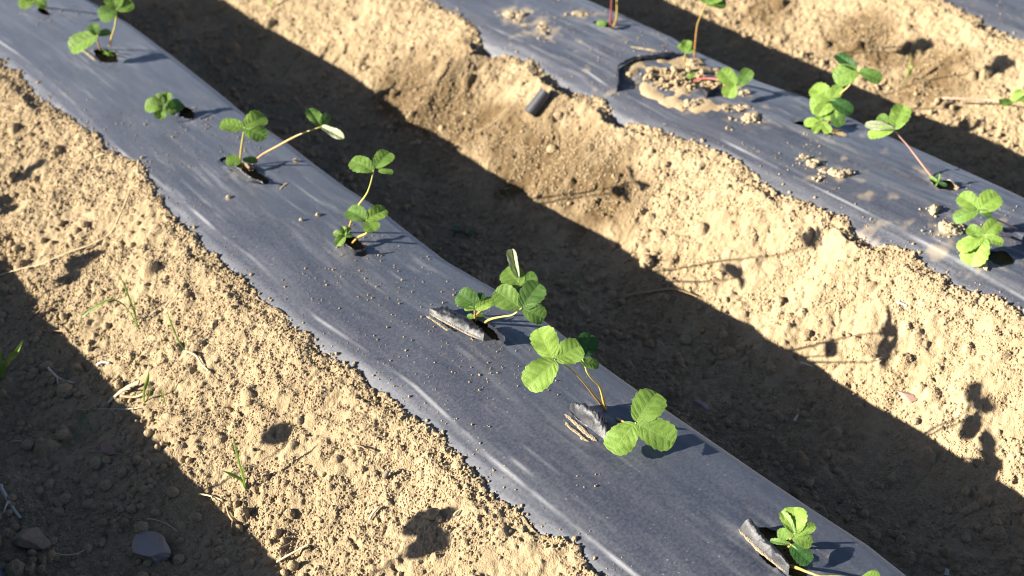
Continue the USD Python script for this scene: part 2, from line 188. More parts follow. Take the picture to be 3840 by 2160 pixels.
    {'leaflets': [([0.8397, 0.3558, 0.02], [0.8171, 0.3769, 0.0161], [-0.4942, -0.3836, 0.7802], 0.6, 0.35, 0.12, 0.9, 8), ([0.8397, 0.3558, 0.02], [0.8381, 0.3341, 0.0083], [-0.4942, -0.3836, 0.7802], 0.7, 0.35, 0.12, 0.8, 8), ([0.8397, 0.3558, 0.02], [0.8185, 0.355, 0.0062], [-0.4942, -0.3836, 0.7802], 0.6, 0.35, 0.12, 0.8, 8),
         ([0.8397, 0.3558, 0.02], [0.8396, 0.3691, 0.0265], [-0.4942, -0.3836, 0.7802], 0.5, 0.35, 0.12, 0.7, 8)],
     'r': 0.0014,
     'stalk': []}]},
 {'base': [0.8553, 0.1163, 0.0],
  'group': 'strawberry plants in the far plastic covered bed',
  'label': 'strawberry plant with one leaf held out left on a long pinkish stalk',
  'leaves': [{'leaflets': [([0.8274, 0.1957, 0.075], [0.8605, 0.2072, 0.1056], [-0.5521, -0.3829, 0.7407], 0.72, 0.25, 0.12, 0.6, 8), ([0.8274, 0.1957, 0.075], [0.8008, 0.2358, 0.076], [-0.5521, -0.3829, 0.7407], 0.3, 0.6, 0.12, 1.5, 8), ([0.8274, 0.1957, 0.075], [0.794, 0.2208, 0.0631], [-0.5521, -0.3829, 0.7407], 0.5, 0.25, 0.12, 0.6, 8),
         ([0.8274, 0.1957, 0.075], [0.8241, 0.2278, 0.0892], [-0.5521, -0.3829, 0.7407], 0.6, 0.25, 0.12, 0.6, 8)],
     'r': 0.0014,
     'stalk': [[0.8643, 0.1298, -0.0015], [0.8547, 0.1501, 0.021], [0.8425, 0.1734, 0.048], [0.8322, 0.1895, 0.066], [0.8274, 0.1957, 0.075]]},
    {'leaflets': [([0.8327, 0.0979, 0.015], [0.8293, 0.1124, 0.0198], [-0.5883, -0.3753, 0.7163], 0.4, 0.4, 0.12, 0.35, 8), ([0.8327, 0.0979, 0.015], [0.8415, 0.1041, 0.0255], [-0.5883, -0.3753, 0.7163], 0.4, 0.4, 0.12, 0.4, 8), ([0.8327, 0.0979, 0.015], [0.8391, 0.0836, 0.0128], [-0.5883, -0.3753, 0.7163], 0.4, 0.4, 0.12, 0.3, 8),
         ([0.8327, 0.0979, 0.015], [0.8266, 0.0975, 0.0098], [-0.5883, -0.3753, 0.7163], 0.4, 0.4, 0.12, 0.5, 8)],
     'r': 0.0014,
     'stalk': []}]},
 {'base': [0.8275, -0.0914, 0.0],
  'group': 'strawberry plants in the far plastic covered bed',
  'label': 'light green strawberry plant at the right edge with two stacked leaves',
  'leaves': [{'leaflets': [([0.7569, -0.0294, 0.0529], [0.7506, 0.0042, 0.0636], [-0.5796, -0.3434, 0.739], 0.85, 0.25, 0.12, 0.75, 8), ([0.7544, -0.0314, 0.05], [0.7884, -0.0415, 0.072], [-0.5796, -0.3434, 0.739], 0.85, 0.25, 0.12, 0.7, 8), ([0.7544, -0.0314, 0.05], [0.7246, -0.0112, 0.036], [-0.5796, -0.3434, 0.739], 0.62, 0.25, 0.12, 0.45, 8),
         ([0.7544, -0.0314, 0.05], [0.7623, -0.0514, 0.0469], [-0.5796, -0.3434, 0.739], 0.5, 0.25, 0.12, 0.4, 8)],
     'r': 0.0014,
     'stalk': [[0.8506, -0.079, -0.015], [0.8217, -0.0548, 0.0067], [0.7875, -0.0373, 0.0283], [0.7544, -0.0314, 0.05]]},
    {'leaflets': [([0.7271, -0.0656, 0.03], [0.6929, -0.0477, 0.0117], [-0.5747, -0.3345, 0.7469], 0.6, 0.25, 0.12, 0.8, 8), ([0.7271, -0.0656, 0.03], [0.755, -0.0693, 0.0498], [-0.5747, -0.3345, 0.7469], 0.8, 0.25, 0.12, 0.72, 8), ([0.7271, -0.0656, 0.03], [0.7396, -0.0939, 0.027], [-0.5747, -0.3345, 0.7469], 0.5, 0.25, 0.12, 0.7, 8),
         ([0.7271, -0.0656, 0.03], [0.6908, -0.0756, -0.0024], [-0.5747, -0.3345, 0.7469], 0.85, 0.25, 0.12, 0.85, 8), ([0.7271, -0.0656, 0.03], [0.7209, -0.0399, 0.0367], [-0.5747, -0.3345, 0.7469], 0.8, 0.25, 0.12, 0.55, 8)],
     'r': 0.0014,
     'stalk': [[0.8489, -0.0802, -0.015], [0.8138, -0.0677, -0.0037], [0.7831, -0.0624, 0.0075], [0.7539, -0.0638, 0.0188], [0.7271, -0.0656, 0.03]]}]},
 {'base': [1.2985, 0.421, -0.1],
  'group': '',
  'kind': 'runner',
  'label': 'loose strawberry leaf on a reddish stalk lying on sunlit soil at the right edge',
  'leaves': [{'leaflets': [([1.2667, 0.2514, -0.03], [1.2354, 0.2533, -0.028], [0.0, -0.3, 0.95], 0.7, 0.3, 0.1, 0.6, 8), ([1.2667, 0.2514, -0.03], [1.2831, 0.244, -0.01], [0.0, -0.3, 0.95], 0.7, 0.3, 0.1, 0.75, 8), ([1.2667, 0.2514, -0.03], [1.2849, 0.2254, -0.02], [0, -0.3, 0.95], 0.7, 0.3, 0.1, 0.5, 8)],
     'r': 0.0013,
     'stalk': [[1.2717, 0.4036, -0.085], [1.2855, 0.3708, -0.078], [1.307, 0.3257, -0.07], [1.2667, 0.2514, -0.03]]}]}]
SLITS = [(1, -0.0204, 1.7534, -0.0206, 1.7089, 0.01),
 (1, -0.0141, 1.4808, -0.0143, 1.4178, 0.02),
 (1, -0.0058, 1.1485, -0.0101, 1.1046, 0.013),
 (1, -0.0388, 0.9304, -0.0245, 0.8161, 0.016),
 (1, -0.0147, 0.5881, -0.0215, 0.528, 0.016),
 (1, 0.0057, 0.2846, 0.0067, 0.2136, 0.0085),
 (1, -0.0191, 0.0299, -0.0103, -0.0322, 0.009),
 (1, 0.0122, -0.2848, -0.0061, -0.3535, 0.022),
 (2, 0.8466, 0.9709, 0.8553, 0.9254, 0.012),
 (2, 0.762, 0.7128, 0.8343, 0.6037, 0.04),
 (2, 0.8337, 0.4035, 0.8607, 0.3204, 0.014),
 (2, 0.8555, 0.1219, 0.8631, 0.0818, 0.014),
 (2, 0.746, -0.0785, 0.7492, -0.1028, 0.02),
 (2, 0.8258, -0.0926, 0.8218, -0.1217, 0.016)]
STRAWS = [('dry_straw', 'long dry straw curving down the sunlit bank, its upper end leaning on the plastic', 'straw', [[-0.09, 1.1186, 0.03], [-0.1291, 1.0678, 0.02], [-0.1718, 0.994, 0.008]], 0.0022, 'pale'),
 ('dry_straw', 'long bent dry straw lying across the sunlit bank to the left edge', 'straw', [[-0.198, 0.9719, 0.006], [-0.2378, 0.9384, 0.004], [-0.2681, 0.9194, 0.004], [-0.2964, 0.9244, 0.006], [-0.3329, 0.9434, 0.004], [-0.3736, 0.9662, 0.006], [-0.3963, 0.9855, 0.004], [-0.4332, 1.0214, 0.004]], 0.0022, 'pale'),
 ('dry_straw', 'short curled straw beside the near bed edge, above the long leaning straw', 'straw', [[-0.1949, 1.1153, 0.002], [-0.1813, 1.0993, 0.005], [-0.1533, 1.1116, 0.003]], 0.0018, 'pale'), ('dry_straw', 'white bleached forked twig at the left edge in the shaded furrow', 'straw', [[-0.622, 0.548, 0.004], [-0.626, 0.5239, 0.006], [-0.6266, 0.504, 0.004], [-0.6254, 0.4725, 0.003]], 0.004, 'white'),
 ('dry_straw', 'wide flat split straw crossing from shade into sun beside a grass tuft', 'straw', [[-0.4413, 0.5846, 0.004], [-0.4209, 0.5806, 0.008], [-0.3917, 0.567, 0.008]], 0.0075, 'pale'), ('dry_straw', 'short pale straw stub lying under the wide flat straw', 'straw', [[-0.4228, 0.5702, 0.004], [-0.4101, 0.5578, 0.006], [-0.3971, 0.5462, 0.005]], 0.0035, 'pale'),
 ('dry_straw', 'thin straight yellow straw at the shadow edge below the forked grass seedling', 'straw', [[-0.4312, 0.3176, 0.004], [-0.4227, 0.3014, 0.006], [-0.4146, 0.2808, 0.004]], 0.0022, 'pale'), ('dry_straw', 'frayed grey brown stem lying in shade just left of the sunlit clods', 'straw', [[-0.4161, 0.2674, 0.005], [-0.4204, 0.2477, 0.006], [-0.4202, 0.2306, 0.005], [-0.4205, 0.2203, 0.003]], 0.0032, 'brown'),
 ('dry_straw', 'straight tan straw on sunlit clods at the lower left', 'straw', [[-0.4144, 0.1423, 0.006], [-0.397, 0.1342, 0.009], [-0.376, 0.1239, 0.007]], 0.0026, 'pale'), ('dry_straw', 'short greyish straw above the straight tan straw on sunlit clods', 'straw', [[-0.4058, 0.1495, 0.005], [-0.3953, 0.15, 0.007], [-0.3849, 0.1501, 0.006]], 0.0022, 'brown'),
 ('dry_straw', 'thin wavy root hair lying in the shaded furrow, above the bluish stone', 'straw', [[-0.4997, 0.337, 0.003], [-0.4941, 0.3247, 0.005], [-0.487, 0.3078, 0.004], [-0.4813, 0.2864, 0.003]], 0.0012, 'pale'), ('dry_straw', 'thin dark straight straw in the shaded furrow beside the small reddish stone', 'straw', [[-0.5014, 0.5193, 0.003], [-0.4821, 0.4897, 0.005], [-0.4642, 0.4577, 0.004]], 0.0013, 'brown'),
 ('dry_straw', 'short orange straw piece near the left edge in the shaded furrow', 'straw', [[-0.5741, 0.621, 0.003], [-0.5631, 0.6082, 0.004], [-0.5555, 0.592, 0.003]], 0.0014, 'pale'), ('dry_straw', 'thin white root thread in the shaded furrow below the split straw', 'straw', [[-0.4708, 0.6105, 0.003], [-0.4456, 0.5756, 0.004], [-0.4255, 0.5456, 0.004], [-0.4136, 0.5301, 0.003]], 0.0012, 'white'),
 ('dry_straw', 'branched pale root clump at the bottom left in the shade', 'straw', [[-0.6166, 0.3683, 0.004], [-0.6073, 0.3557, 0.006], [-0.595, 0.3499, 0.006], [-0.581, 0.3497, 0.005]], 0.0018, 'pale'), ('dry_straw', 'tan straw with a split end on the sunlit soil left of the crease', 'straw', [[-0.2566, 0.2024, 0.004], [-0.2501, 0.1859, 0.005], [-0.2409, 0.1684, 0.003]], 0.0026, 'brown'),
 ('dry_straw', 'stubby grey brown stick poking out of the sunlit soil', 'straw', [[-0.2569, 0.1248, 0.002], [-0.2527, 0.1248, 0.006], [-0.2482, 0.1241, 0.01]], 0.006, 'stub'), ('dry_straw', 'pale straw sliver beside the heart shaped shadow at the bottom', 'straw', [[-0.3034, 0.0928, 0.003], [-0.2943, 0.0939, 0.005], [-0.2855, 0.0945, 0.003]], 0.0028, 'pale'),
 ('dry_straw', 'very thin dark stem on the sunlit soil above the stubby stick', 'straw', [[-0.251, 0.1439, 0.003], [-0.2389, 0.1428, 0.004], [-0.2278, 0.1464, 0.003]], 0.001, 'brown'), ('dry_straw', 'short pale straw to the right of the heart shaped shadow', 'straw', [[-0.2364, 0.0006, 0.003], [-0.2316, 0.0014, 0.004], [-0.2276, 0.0011, 0.003]], 0.0022, 'pale'),
 ('dry_straw', 'long brown stick lying in the shaded furrow between the two beds', 'straw', [[0.3895, 0.3622, 0.004], [0.4014, 0.3524, 0.008], [0.4197, 0.3365, 0.006], [0.4403, 0.3107, 0.006], [0.4487, 0.2893, 0.006], [0.4579, 0.2633, 0.004]], 0.0045, 'brown'), ('dry_straw', 'thin grey straw in the shaded furrow near the tall strawberry plant', 'straw', [[0.3092, 0.8226, 0.004], [0.3002, 0.8016, 0.006], [0.29, 0.7764, 0.004]], 0.0022, 'brown'),
 ('dry_straw', 'thin dark twig near the left shadow edge on the bank', 'straw', [[-0.4459, 0.8558, 0.003], [-0.4326, 0.8539, 0.006], [-0.4198, 0.856, 0.004]], 0.0022, 'brown'), ('dry_straw', 'long thin curved straw in the left shade, pointing at the sunlit bank', 'straw', [[-0.4624, 0.8344, 0.003], [-0.4398, 0.8123, 0.005], [-0.4151, 0.7722, 0.003]], 0.002, 'brown'),
 ('dry_straw', 'small bright white husk on the sunlit clods at the left shadow edge', 'straw', [[-0.414, 0.672, 0.003], [-0.4061, 0.6646, 0.005], [-0.4, 0.6546, 0.003]], 0.005, 'white'), ('dry_straw', 'pale branching root in the left shade below the white husk', 'straw', [[-0.467, 0.7325, 0.003], [-0.4704, 0.7201, 0.005], [-0.4673, 0.6979, 0.004], [-0.4537, 0.6696, 0.003]], 0.0028, 'white'),
 ('dry_straw', 'withered grass blade lying on the bank below the single upright blade', 'straw', [[-0.3195, 0.5539, 0.004], [-0.3122, 0.5324, 0.007], [-0.3136, 0.5141, 0.005], [-0.3137, 0.4959, 0.003]], 0.0026, 'pale'), ('dry_straw', 'pale straw in the sun near the right edge, between two leaf shadows', 'straw', [[0.5915, -0.0256, 0.003], [0.594, -0.0428, 0.003]], 0.003, 'white'),
 ('dry_straw', 'short pale straw at the foot of the large leaf shadow on the far bank', 'straw', [[0.5089, -0.0515, 0.003], [0.5128, -0.0696, 0.003]], 0.003, 'pale'), ('dry_straw', 'small white chip in the right hand shade by the shadow edge', 'straw', [[0.4531, 0.0349, 0.003], [0.4632, 0.0175, 0.003]], 0.0022, 'white'), ('dry_straw', 'white twig fragment in the bottom right shade', 'straw', [[0.3678, -0.0345, 0.003], [0.3758, -0.0318, 0.005], [0.3838, -0.0288, 0.003]], 0.0028, 'white'),
 ('dry_straw', 'white plastic looking chip at the bottom right corner of the shaded furrow', 'straw', [[0.2941, -0.3706, 0.003], [0.3019, -0.3655, 0.006]], 0.005, 'white'), ('dry_straw', 'thin straw lying against the soil edge of the near bed', 'straw', [[-0.169, 0.4294, 0.01], [-0.1657, 0.4056, 0.013], [-0.1611, 0.3669, 0.012]], 0.0028, 'brown')]
GRASS = [('grass seedling with one upright blade and one arching over to the left', [([[-0.3385, 0.6783, -0.0857], [-0.3354, 0.689, -0.0607], [-0.3354, 0.7062, -0.0307], [-0.3386, 0.7209, -0.0007]], 0.0042), ([[-0.3383, 0.6801, -0.0855], [-0.3455, 0.6965, -0.0505], [-0.3626, 0.7064, -0.0375], [-0.3843, 0.7136, -0.0455], [-0.4076, 0.7252, -0.0675], [-0.4088, 0.7268, -0.0815]], 0.0036), ([[-0.3375, 0.681, -0.0851], [-0.3301, 0.6984, -0.0631], [-0.3259, 0.7027, -0.0401]], 0.0028)]),
 ('single upright grass blade standing right of the arching seedling on the near bank', [([[-0.3165, 0.5572, -0.0722], [-0.3212, 0.5755, -0.0502], [-0.3217, 0.5875, -0.0302], [-0.3209, 0.5938, -0.0102]], 0.004)]), ('small grass tuft beside the wide split straw at the left shadow edge', [([[-0.4022, 0.5348, -0.1105], [-0.3993, 0.537, -0.0925], [-0.3913, 0.5369, -0.0745], [-0.3849, 0.5372, -0.0585]], 0.006), ([[-0.4009, 0.535, -0.11], [-0.3928, 0.5319, -0.095], [-0.3884, 0.5317, -0.08]], 0.003)]),
 ('tiny grass shoot right of the small tuft by the split straw', [([[-0.3827, 0.5066, -0.1043], [-0.3819, 0.511, -0.0923], [-0.3838, 0.5127, -0.0803]], 0.0035)]),
 ('forked grass seedling with one broad low blade and one tall blade on sunlit clods', [([[-0.3836, 0.2699, -0.1069], [-0.3842, 0.2773, -0.0929], [-0.3918, 0.2887, -0.0849], [-0.4022, 0.3011, -0.0789]], 0.0062), ([[-0.3833, 0.2712, -0.1068], [-0.3848, 0.2728, -0.0848], [-0.385, 0.28, -0.0548], [-0.3826, 0.2915, -0.0148]], 0.0046), ([[-0.3828, 0.2757, -0.1067], [-0.381, 0.2775, -0.0807], [-0.3783, 0.2795, -0.0627]], 0.003)]),
 ('bluish grass seedling bent over like an upside down V in the left shade', [([[-0.484, 0.5823, -0.1377], [-0.4837, 0.5827, -0.1257], [-0.4822, 0.5821, -0.1157]], 0.005), ([[-0.4749, 0.6064, -0.1364], [-0.4857, 0.5756, -0.1324], [-0.505, 0.5507, -0.1354]], 0.0032), ([[-0.4747, 0.606, -0.1364], [-0.4785, 0.5697, -0.1324], [-0.4825, 0.5364, -0.1354]], 0.003)]),
 ('broad bright grass leaf reaching into the picture at the left edge', [([[-0.5363, 0.7663, -0.15], [-0.5234, 0.7546, -0.115], [-0.5099, 0.7407, -0.092], [-0.4953, 0.7305, -0.065]], 0.01), ([[-0.5387, 0.771, -0.1504], [-0.529, 0.764, -0.1154], [-0.5209, 0.7661, -0.0904]], 0.008), ([[-0.5097, 0.804, -0.1455], [-0.5114, 0.8108, -0.1415], [-0.5169, 0.8152, -0.1405]], 0.005)]),
 ('thin pale weed shoot standing on the sunlit bank at the upper right', [([[1.3084, 0.5198, -0.1125], [1.3094, 0.5203, -0.0875], [1.3079, 0.5182, -0.0625], [1.3077, 0.5185, -0.0375]], 0.007), ([[1.3231, 0.5292, -0.1069], [1.334, 0.5314, -0.0869], [1.3349, 0.5239, -0.0769]], 0.006)]), ('small weed shoot with a white foot at the top edge above the shaded furrow', [([[0.4951, 1.7078, -0.1249], [0.4953, 1.7014, -0.1049], [0.4968, 1.6885, -0.0849]], 0.008)]),
 ('pair of tiny green shoots at the far edge of the shaded furrow', [([[0.4245, 0.6243, -0.1506], [0.4211, 0.6223, -0.1386]], 0.005), ([[0.4302, 0.6142, -0.1493], [0.4267, 0.6111, -0.1373]], 0.005)]),
 ('small bluish weed with two flat leaves in the shaded furrow behind the tall plant', [([[0.3048, 0.7154, -0.1796], [0.2979, 0.7219, -0.1716], [0.2924, 0.7327, -0.1696]], 0.014), ([[0.3056, 0.7145, -0.1794], [0.3078, 0.6991, -0.1714], [0.3176, 0.6901, -0.1694]], 0.016), ([[0.3087, 0.7046, -0.1787], [0.3059, 0.6887, -0.1727], [0.3074, 0.6788, -0.1727]], 0.012)]),
 ('dark little weed growing in the hole of the second strawberry seedling', [([[-0.003, 1.4696, -0.012], [-0.0123, 1.4561, 0.004], [-0.016, 1.4677, 0.008]], 0.009), ([[-0.001, 1.468, -0.012], [-0.0034, 1.4451, 0.004], [-0.0, 1.4273, 0.008]], 0.009), ([[-0.0034, 1.4659, -0.012], [-0.0156, 1.443, 0.004], [-0.0237, 1.4422, 0.008]], 0.009), ([[-0.0013, 1.4643, -0.012], [-0.0082, 1.4292, 0.004], [-0.0088, 1.4147, 0.008]], 0.009)])]
LUMPS = [('stone', 'broad brown flat topped stone at the bottom left corner, in shade', 'stone', -0.6337, 0.4081, 0, (0.058, 0.04, 0.034), 'stone', 0.3, 0.25),
 ('stone', 'bluish grey and rust coloured angular stone at the bottom, in shade', 'stone', -0.5188, 0.2851, 0, (0.088, 0.05, 0.032), 'blue', -1.0, 0.3), ('stone', 'small reddish flat stone in the left shade', 'stone', -0.4796, 0.4991, 0, (0.034, 0.018, 0.014), 'red', -0.6, 0.3),
 ('stone', 'small blue grey stone in the shaded furrow above the bottom right plant', 'stone', 0.2963, 0.0902, 0, (0.034, 0.014, 0.01), 'blue', -0.9, 0.3),
 ('stone', 'pinkish stone half buried in the sunlit bank by the right shadow edge', 'stone', 0.4969, -0.133, 0, (0.055, 0.022, 0.014), 'red', -1.0, 0.5), ('soil_lump', 'jagged soil lump lying on the far bed below its wide tear', 'soil lump', 0.748, 0.5834, 2, (0.055, 0.034, 0.014), 'soil', 0, 0.15),
 ('soil_lump', 'flat smear of soil on the far bed right of the wide tear', 'soil lump', 0.7955, 0.5111, 2, (0.055, 0.026, 0.005), 'soil', 0, 0.15), ('soil_lump', 'three knobbed soil lump on the far bed right of the wide tear', 'soil lump', 0.7846, 0.4758, 2, (0.055, 0.03, 0.016), 'soil', 0, 0.15),
 ('soil_lump', 'small pale soil crumb left of the three knobbed lump', 'soil lump', 0.7348, 0.4789, 2, (0.014, 0.01, 0.007), 'soil', 0, 0.15), ('soil_lump', 'soil lump on the far bed, upper one of a short line of lumps', 'soil lump', 0.7558, 0.3165, 2, (0.03, 0.02, 0.01), 'soil', 0, 0.15),
 ('soil_lump', 'soil lump on the far bed, second one of a short line of lumps', 'soil lump', 0.7486, 0.292, 2, (0.034, 0.024, 0.012), 'soil', 0, 0.15),
 ('soil_lump', 'largest soil lump ending a short line of lumps on the far bed', 'soil lump', 0.7573, 0.2377, 2, (0.056, 0.032, 0.017), 'soil', 0, 0.15), ('soil_lump', 'small soil crumb in the middle of the short line of lumps', 'soil lump', 0.7455, 0.2664, 2, (0.018, 0.014, 0.008), 'soil', 0, 0.15),
 ('soil_lump', 'small drop shaped soil crumb below the short line of lumps', 'soil lump', 0.7213, 0.2546, 2, (0.014, 0.026, 0.007), 'soil', 0, 0.15),
 ('soil_lump', 'round soil lump left of the light green plant at the right edge', 'soil lump', 0.7764, 0.0607, 2, (0.036, 0.024, 0.02), 'soil', 0, 0.15),
 ('soil_lump', 'wide flat soil lump half under the light green plant at the right edge', 'soil lump', 0.7527, 0.0113, 2, (0.062, 0.035, 0.016), 'soil', 0, 0.15),
 ('soil_lump', 'thin soil streak below the light green plant at the right edge', 'soil lump', 0.7189, -0.0787, 2, (0.012, 0.045, 0.006), 'soil', 0, 0.15),
 ('soil_lump', 'long heap of soil on the far bed at the top of the picture', 'soil lump', 0.7537, 1.1152, 2, (0.085, 0.045, 0.016), 'soil', 0, 0.15), ('soil_lump', 'tail of soil trailing from the heap on the far bed', 'soil lump', 0.7514, 1.0251, 2, (0.02, 0.11, 0.007), 'soil', 0, 0.15),
 ('soil_lump', 'pale crumb under the soil heap on the far bed', 'soil lump', 0.7364, 1.0629, 2, (0.022, 0.016, 0.007), 'soil', 0, 0.15), ('soil_lump', 'pale crumb at the left of the soil heap on the far bed', 'soil lump', 0.7321, 1.0926, 2, (0.024, 0.016, 0.007), 'soil', 0, 0.15),
 ('soil_lump', 'small spread of soil on the far bed near the red stalk', 'soil lump', 0.8489, 1.0217, 2, (0.05, 0.025, 0.008), 'soil', 0, 0.15), ('soil_lump', 'soil lump resting against the red stalked leaf', 'soil lump', 0.8428, 0.5431, 2, (0.03, 0.018, 0.012), 'soil', 0, 0.15),
 ('soil_lump', 'knobbed soil lump inside the edge of the wide tear', 'soil lump', 0.8115, 0.6038, 2, (0.03, 0.022, 0.016), 'soil', 0, 0.15), ('soil_lump', 'soil heap at the foot of the tall thin stalk in the wide tear', 'soil lump', 0.8579, 0.697, 2, (0.036, 0.04, 0.04), 'soil', 0, 0.15),
 ('soil_lump', 'pea sized soil crumb on the near bed beside the tuft of the tall plant', 'soil lump', -0.0143, 0.666, 1, (0.0075, 0.0065, 0.006), 'soil', 0, 0.15),
 ('soil_lump', 'pea sized soil crumb at the end of a scratch left of the tall plant', 'soil lump', -0.0436, 0.6695, 1, (0.0065, 0.006, 0.005), 'soil', 0, 0.15),
 ('soil_lump', 'soil crumb on the near bed at the left, above the bright crease', 'soil lump', -0.0959, 0.8127, 1, (0.0085, 0.007, 0.006), 'soil', 0, 0.15),
 ('soil_lump', 'soil crumb pair on the near bed right of the arching stalk', 'soil lump', 0.0515, 0.843, 1, (0.01, 0.008, 0.006), 'soil', 0, 0.15)]
PIPE = [[0.5532, 0.8235, -0.0698], [0.5913, 0.8203, -0.0438]]
CASTERS = [([-0.84, 0.2706, 0.1594], [[-0.84, 0.3026, 0.1429], [-0.84, 0.2343, 0.132], [-0.84, 0.2904, 0.1812]]), ([-0.84, 0.5347, 0.1266], [[-0.84, 0.5672, 0.1149], [-0.84, 0.5246, 0.1372], [-0.84, 0.5348, 0.1153]]), ([-0.84, 1.1183, 0.0887], [[-0.84, 1.154, 0.1163], [-0.84, 1.1091, 0.0646], [-0.84, 1.0891, 0.0741]]), ([-0.84, 1.4755, 0.1321], [[-0.84, 1.4831, 0.1605], [-0.84, 1.4558, 0.111], [-0.84, 1.4928, 0.1437]]), ([-0.84, 1.4021, 0.0791], [[-0.84, 1.4389, 0.074], [-0.84, 1.3986, 0.0885], [-0.84, 1.3694, 0.0735]])]
MUD = [('tan mud smear left of the large torn slit', [[-0.0305, 0.034, 0.0015], [-0.03, 0.021, 0.0015], [-0.0314, 0.002, 0.0015], [-0.0322, -0.0122, 0.0015], [-0.0326, -0.0351, 0.0015]], 0.0075), ('lower ragged tan mud smear beside the large torn slit', [[-0.0381, 0.0211, 0.0015], [-0.0415, 0.0075, 0.0015], [-0.0409, -0.009, 0.0015], [-0.0424, -0.0201, 0.0015], [-0.0403, -0.029, 0.0015]], 0.006),
 ('long straight strip of dry mud on the flap left of the bushy plant', [[-0.0369, 0.3294, 0.0015], [-0.033, 0.3053, 0.0015], [-0.0282, 0.2746, 0.0015], [-0.0243, 0.2522, 0.0015], [-0.0191, 0.2338, 0.0015]], 0.0048),
 ('short frayed strip of dry mud outside the flap of the bushy plant', [[-0.0439, 0.3263, 0.0015], [-0.0429, 0.3106, 0.0015], [-0.0421, 0.2929, 0.0015], [-0.041, 0.2776, 0.0015], [-0.0358, 0.2782, 0.0015]], 0.0042),
 ('white mud line along the fold of the flap in the bottom right corner', [[-0.0112, -0.2639, 0.0015], [-0.0136, -0.2791, 0.0015], [-0.0159, -0.2983, 0.0015], [-0.0174, -0.3248, 0.0015], [-0.0184, -0.3483, 0.0015]], 0.0065), ('tan scrape on the plastic below the arching stalk plant', [[-0.0198, 0.7773, 0.0015], [-0.0082, 0.7835, 0.0015], [0.0025, 0.7881, 0.0015]], 0.004),
 ('pale straw strip pressed on the far bed above the wide tear', [[0.8212, 0.8362, 0.0015], [0.8375, 0.8112, 0.0015], [0.8473, 0.7834, 0.0015]], 0.01), ('tan streak beside the low folded leaf of the second seedling', [[-0.0405, 1.5176, 0.0015], [-0.0389, 1.4843, 0.0015], [-0.0405, 1.4384, 0.0015]], 0.006)]
FLAPS = [(1, [[-0.0201, 0.0355, 0.001], [-0.023, 0.0137, 0.001], [-0.0235, -0.006, 0.001], [-0.024, -0.0253, 0.001], [-0.0236, -0.0415, 0.001]], [[-0.0141, 0.0331, 0.01], [-0.0127, 0.0169, 0.021], [-0.0082, 0.0013, 0.023], [-0.0088, -0.0146, 0.019], [-0.0018, -0.0229, 0.012]]),
 (1, [[-0.0365, 0.33, 0.001], [-0.0338, 0.3043, 0.001], [-0.0284, 0.278, 0.001], [-0.0239, 0.2528, 0.001], [-0.0158, 0.2273, 0.001]], [[-0.0342, 0.3302, 0.004], [-0.0136, 0.324, 0.008], [-0.0071, 0.3026, 0.01], [-0.0037, 0.2757, 0.009], [-0.0046, 0.2364, 0.007]]), (1, [[0.0085, 0.2481, 0.0], [0.0076, 0.2343, 0.0], [0.0053, 0.2171, 0.0], [-0.0004, 0.201, 0.001]], [[0.0077, 0.2452, 0.006], [0.0068, 0.2279, 0.008], [0.0021, 0.2033, 0.014], [-0.0018, 0.1923, 0.012]]),
 (1, [[-0.0116, -0.2643, 0.001], [-0.0147, -0.2888, 0.001], [-0.017, -0.3162, 0.001], [-0.0198, -0.3516, 0.001]], [[-0.0009, -0.273, 0.022], [-0.0021, -0.2921, 0.014], [-0.0041, -0.3131, 0.012], [-0.0101, -0.3415, 0.01]]), (1, [[-0.0376, 0.5731, 0.001], [-0.0377, 0.5465, 0.001], [-0.0343, 0.5286, 0.001], [-0.0239, 0.5242, 0.001]], [[-0.0352, 0.5628, 0.008], [-0.0344, 0.5447, 0.01], [-0.0314, 0.5236, 0.008], [-0.0132, 0.5162, 0.012]]),
 (1, [[-0.0472, 0.9197, 0.001], [-0.049, 0.8797, 0.001], [-0.0491, 0.8392, 0.001], [-0.0368, 0.8123, 0.001]], [[-0.0508, 0.8928, 0.01], [-0.0421, 0.8718, 0.011], [-0.0436, 0.834, 0.009], [-0.0394, 0.7926, 0.012]]),
 (2, [[0.6817, 0.7225, 0.001], [0.7146, 0.7553, 0.001], [0.7435, 0.7853, 0.001], [0.7739, 0.792, 0.001], [0.8121, 0.78, 0.0], [0.8616, 0.7643, 0.0]], [[0.6828, 0.718, 0.001], [0.7158, 0.7517, 0.002], [0.7408, 0.7771, 0.002], [0.7729, 0.7796, 0.003], [0.8043, 0.7568, 0.005], [0.8559, 0.7364, 0.006]]), (2, [[0.7949, 0.6206, 0.0], [0.7769, 0.5779, 0.0], [0.8181, 0.5877, 0.0]], [[0.7947, 0.6141, 0.008], [0.7795, 0.5781, 0.01], [0.8137, 0.5813, 0.012]])]
DAMP = [(0.49, 1.05, 0.1), (0.498, 0.928, 0.08), (0.516, 0.846, 0.07), (0.516, 0.765, 0.06), (0.509, 1.17, 0.07), (0.505, 0.709, 0.07), (0.51, 0.552, 0.06), (1.371, 0.692, 0.07), (1.343, 0.477, 0.07), (1.367, 0.599, 0.06), (0.515, 0.594, 0.06), (1.34, 0.953, 0.06)]
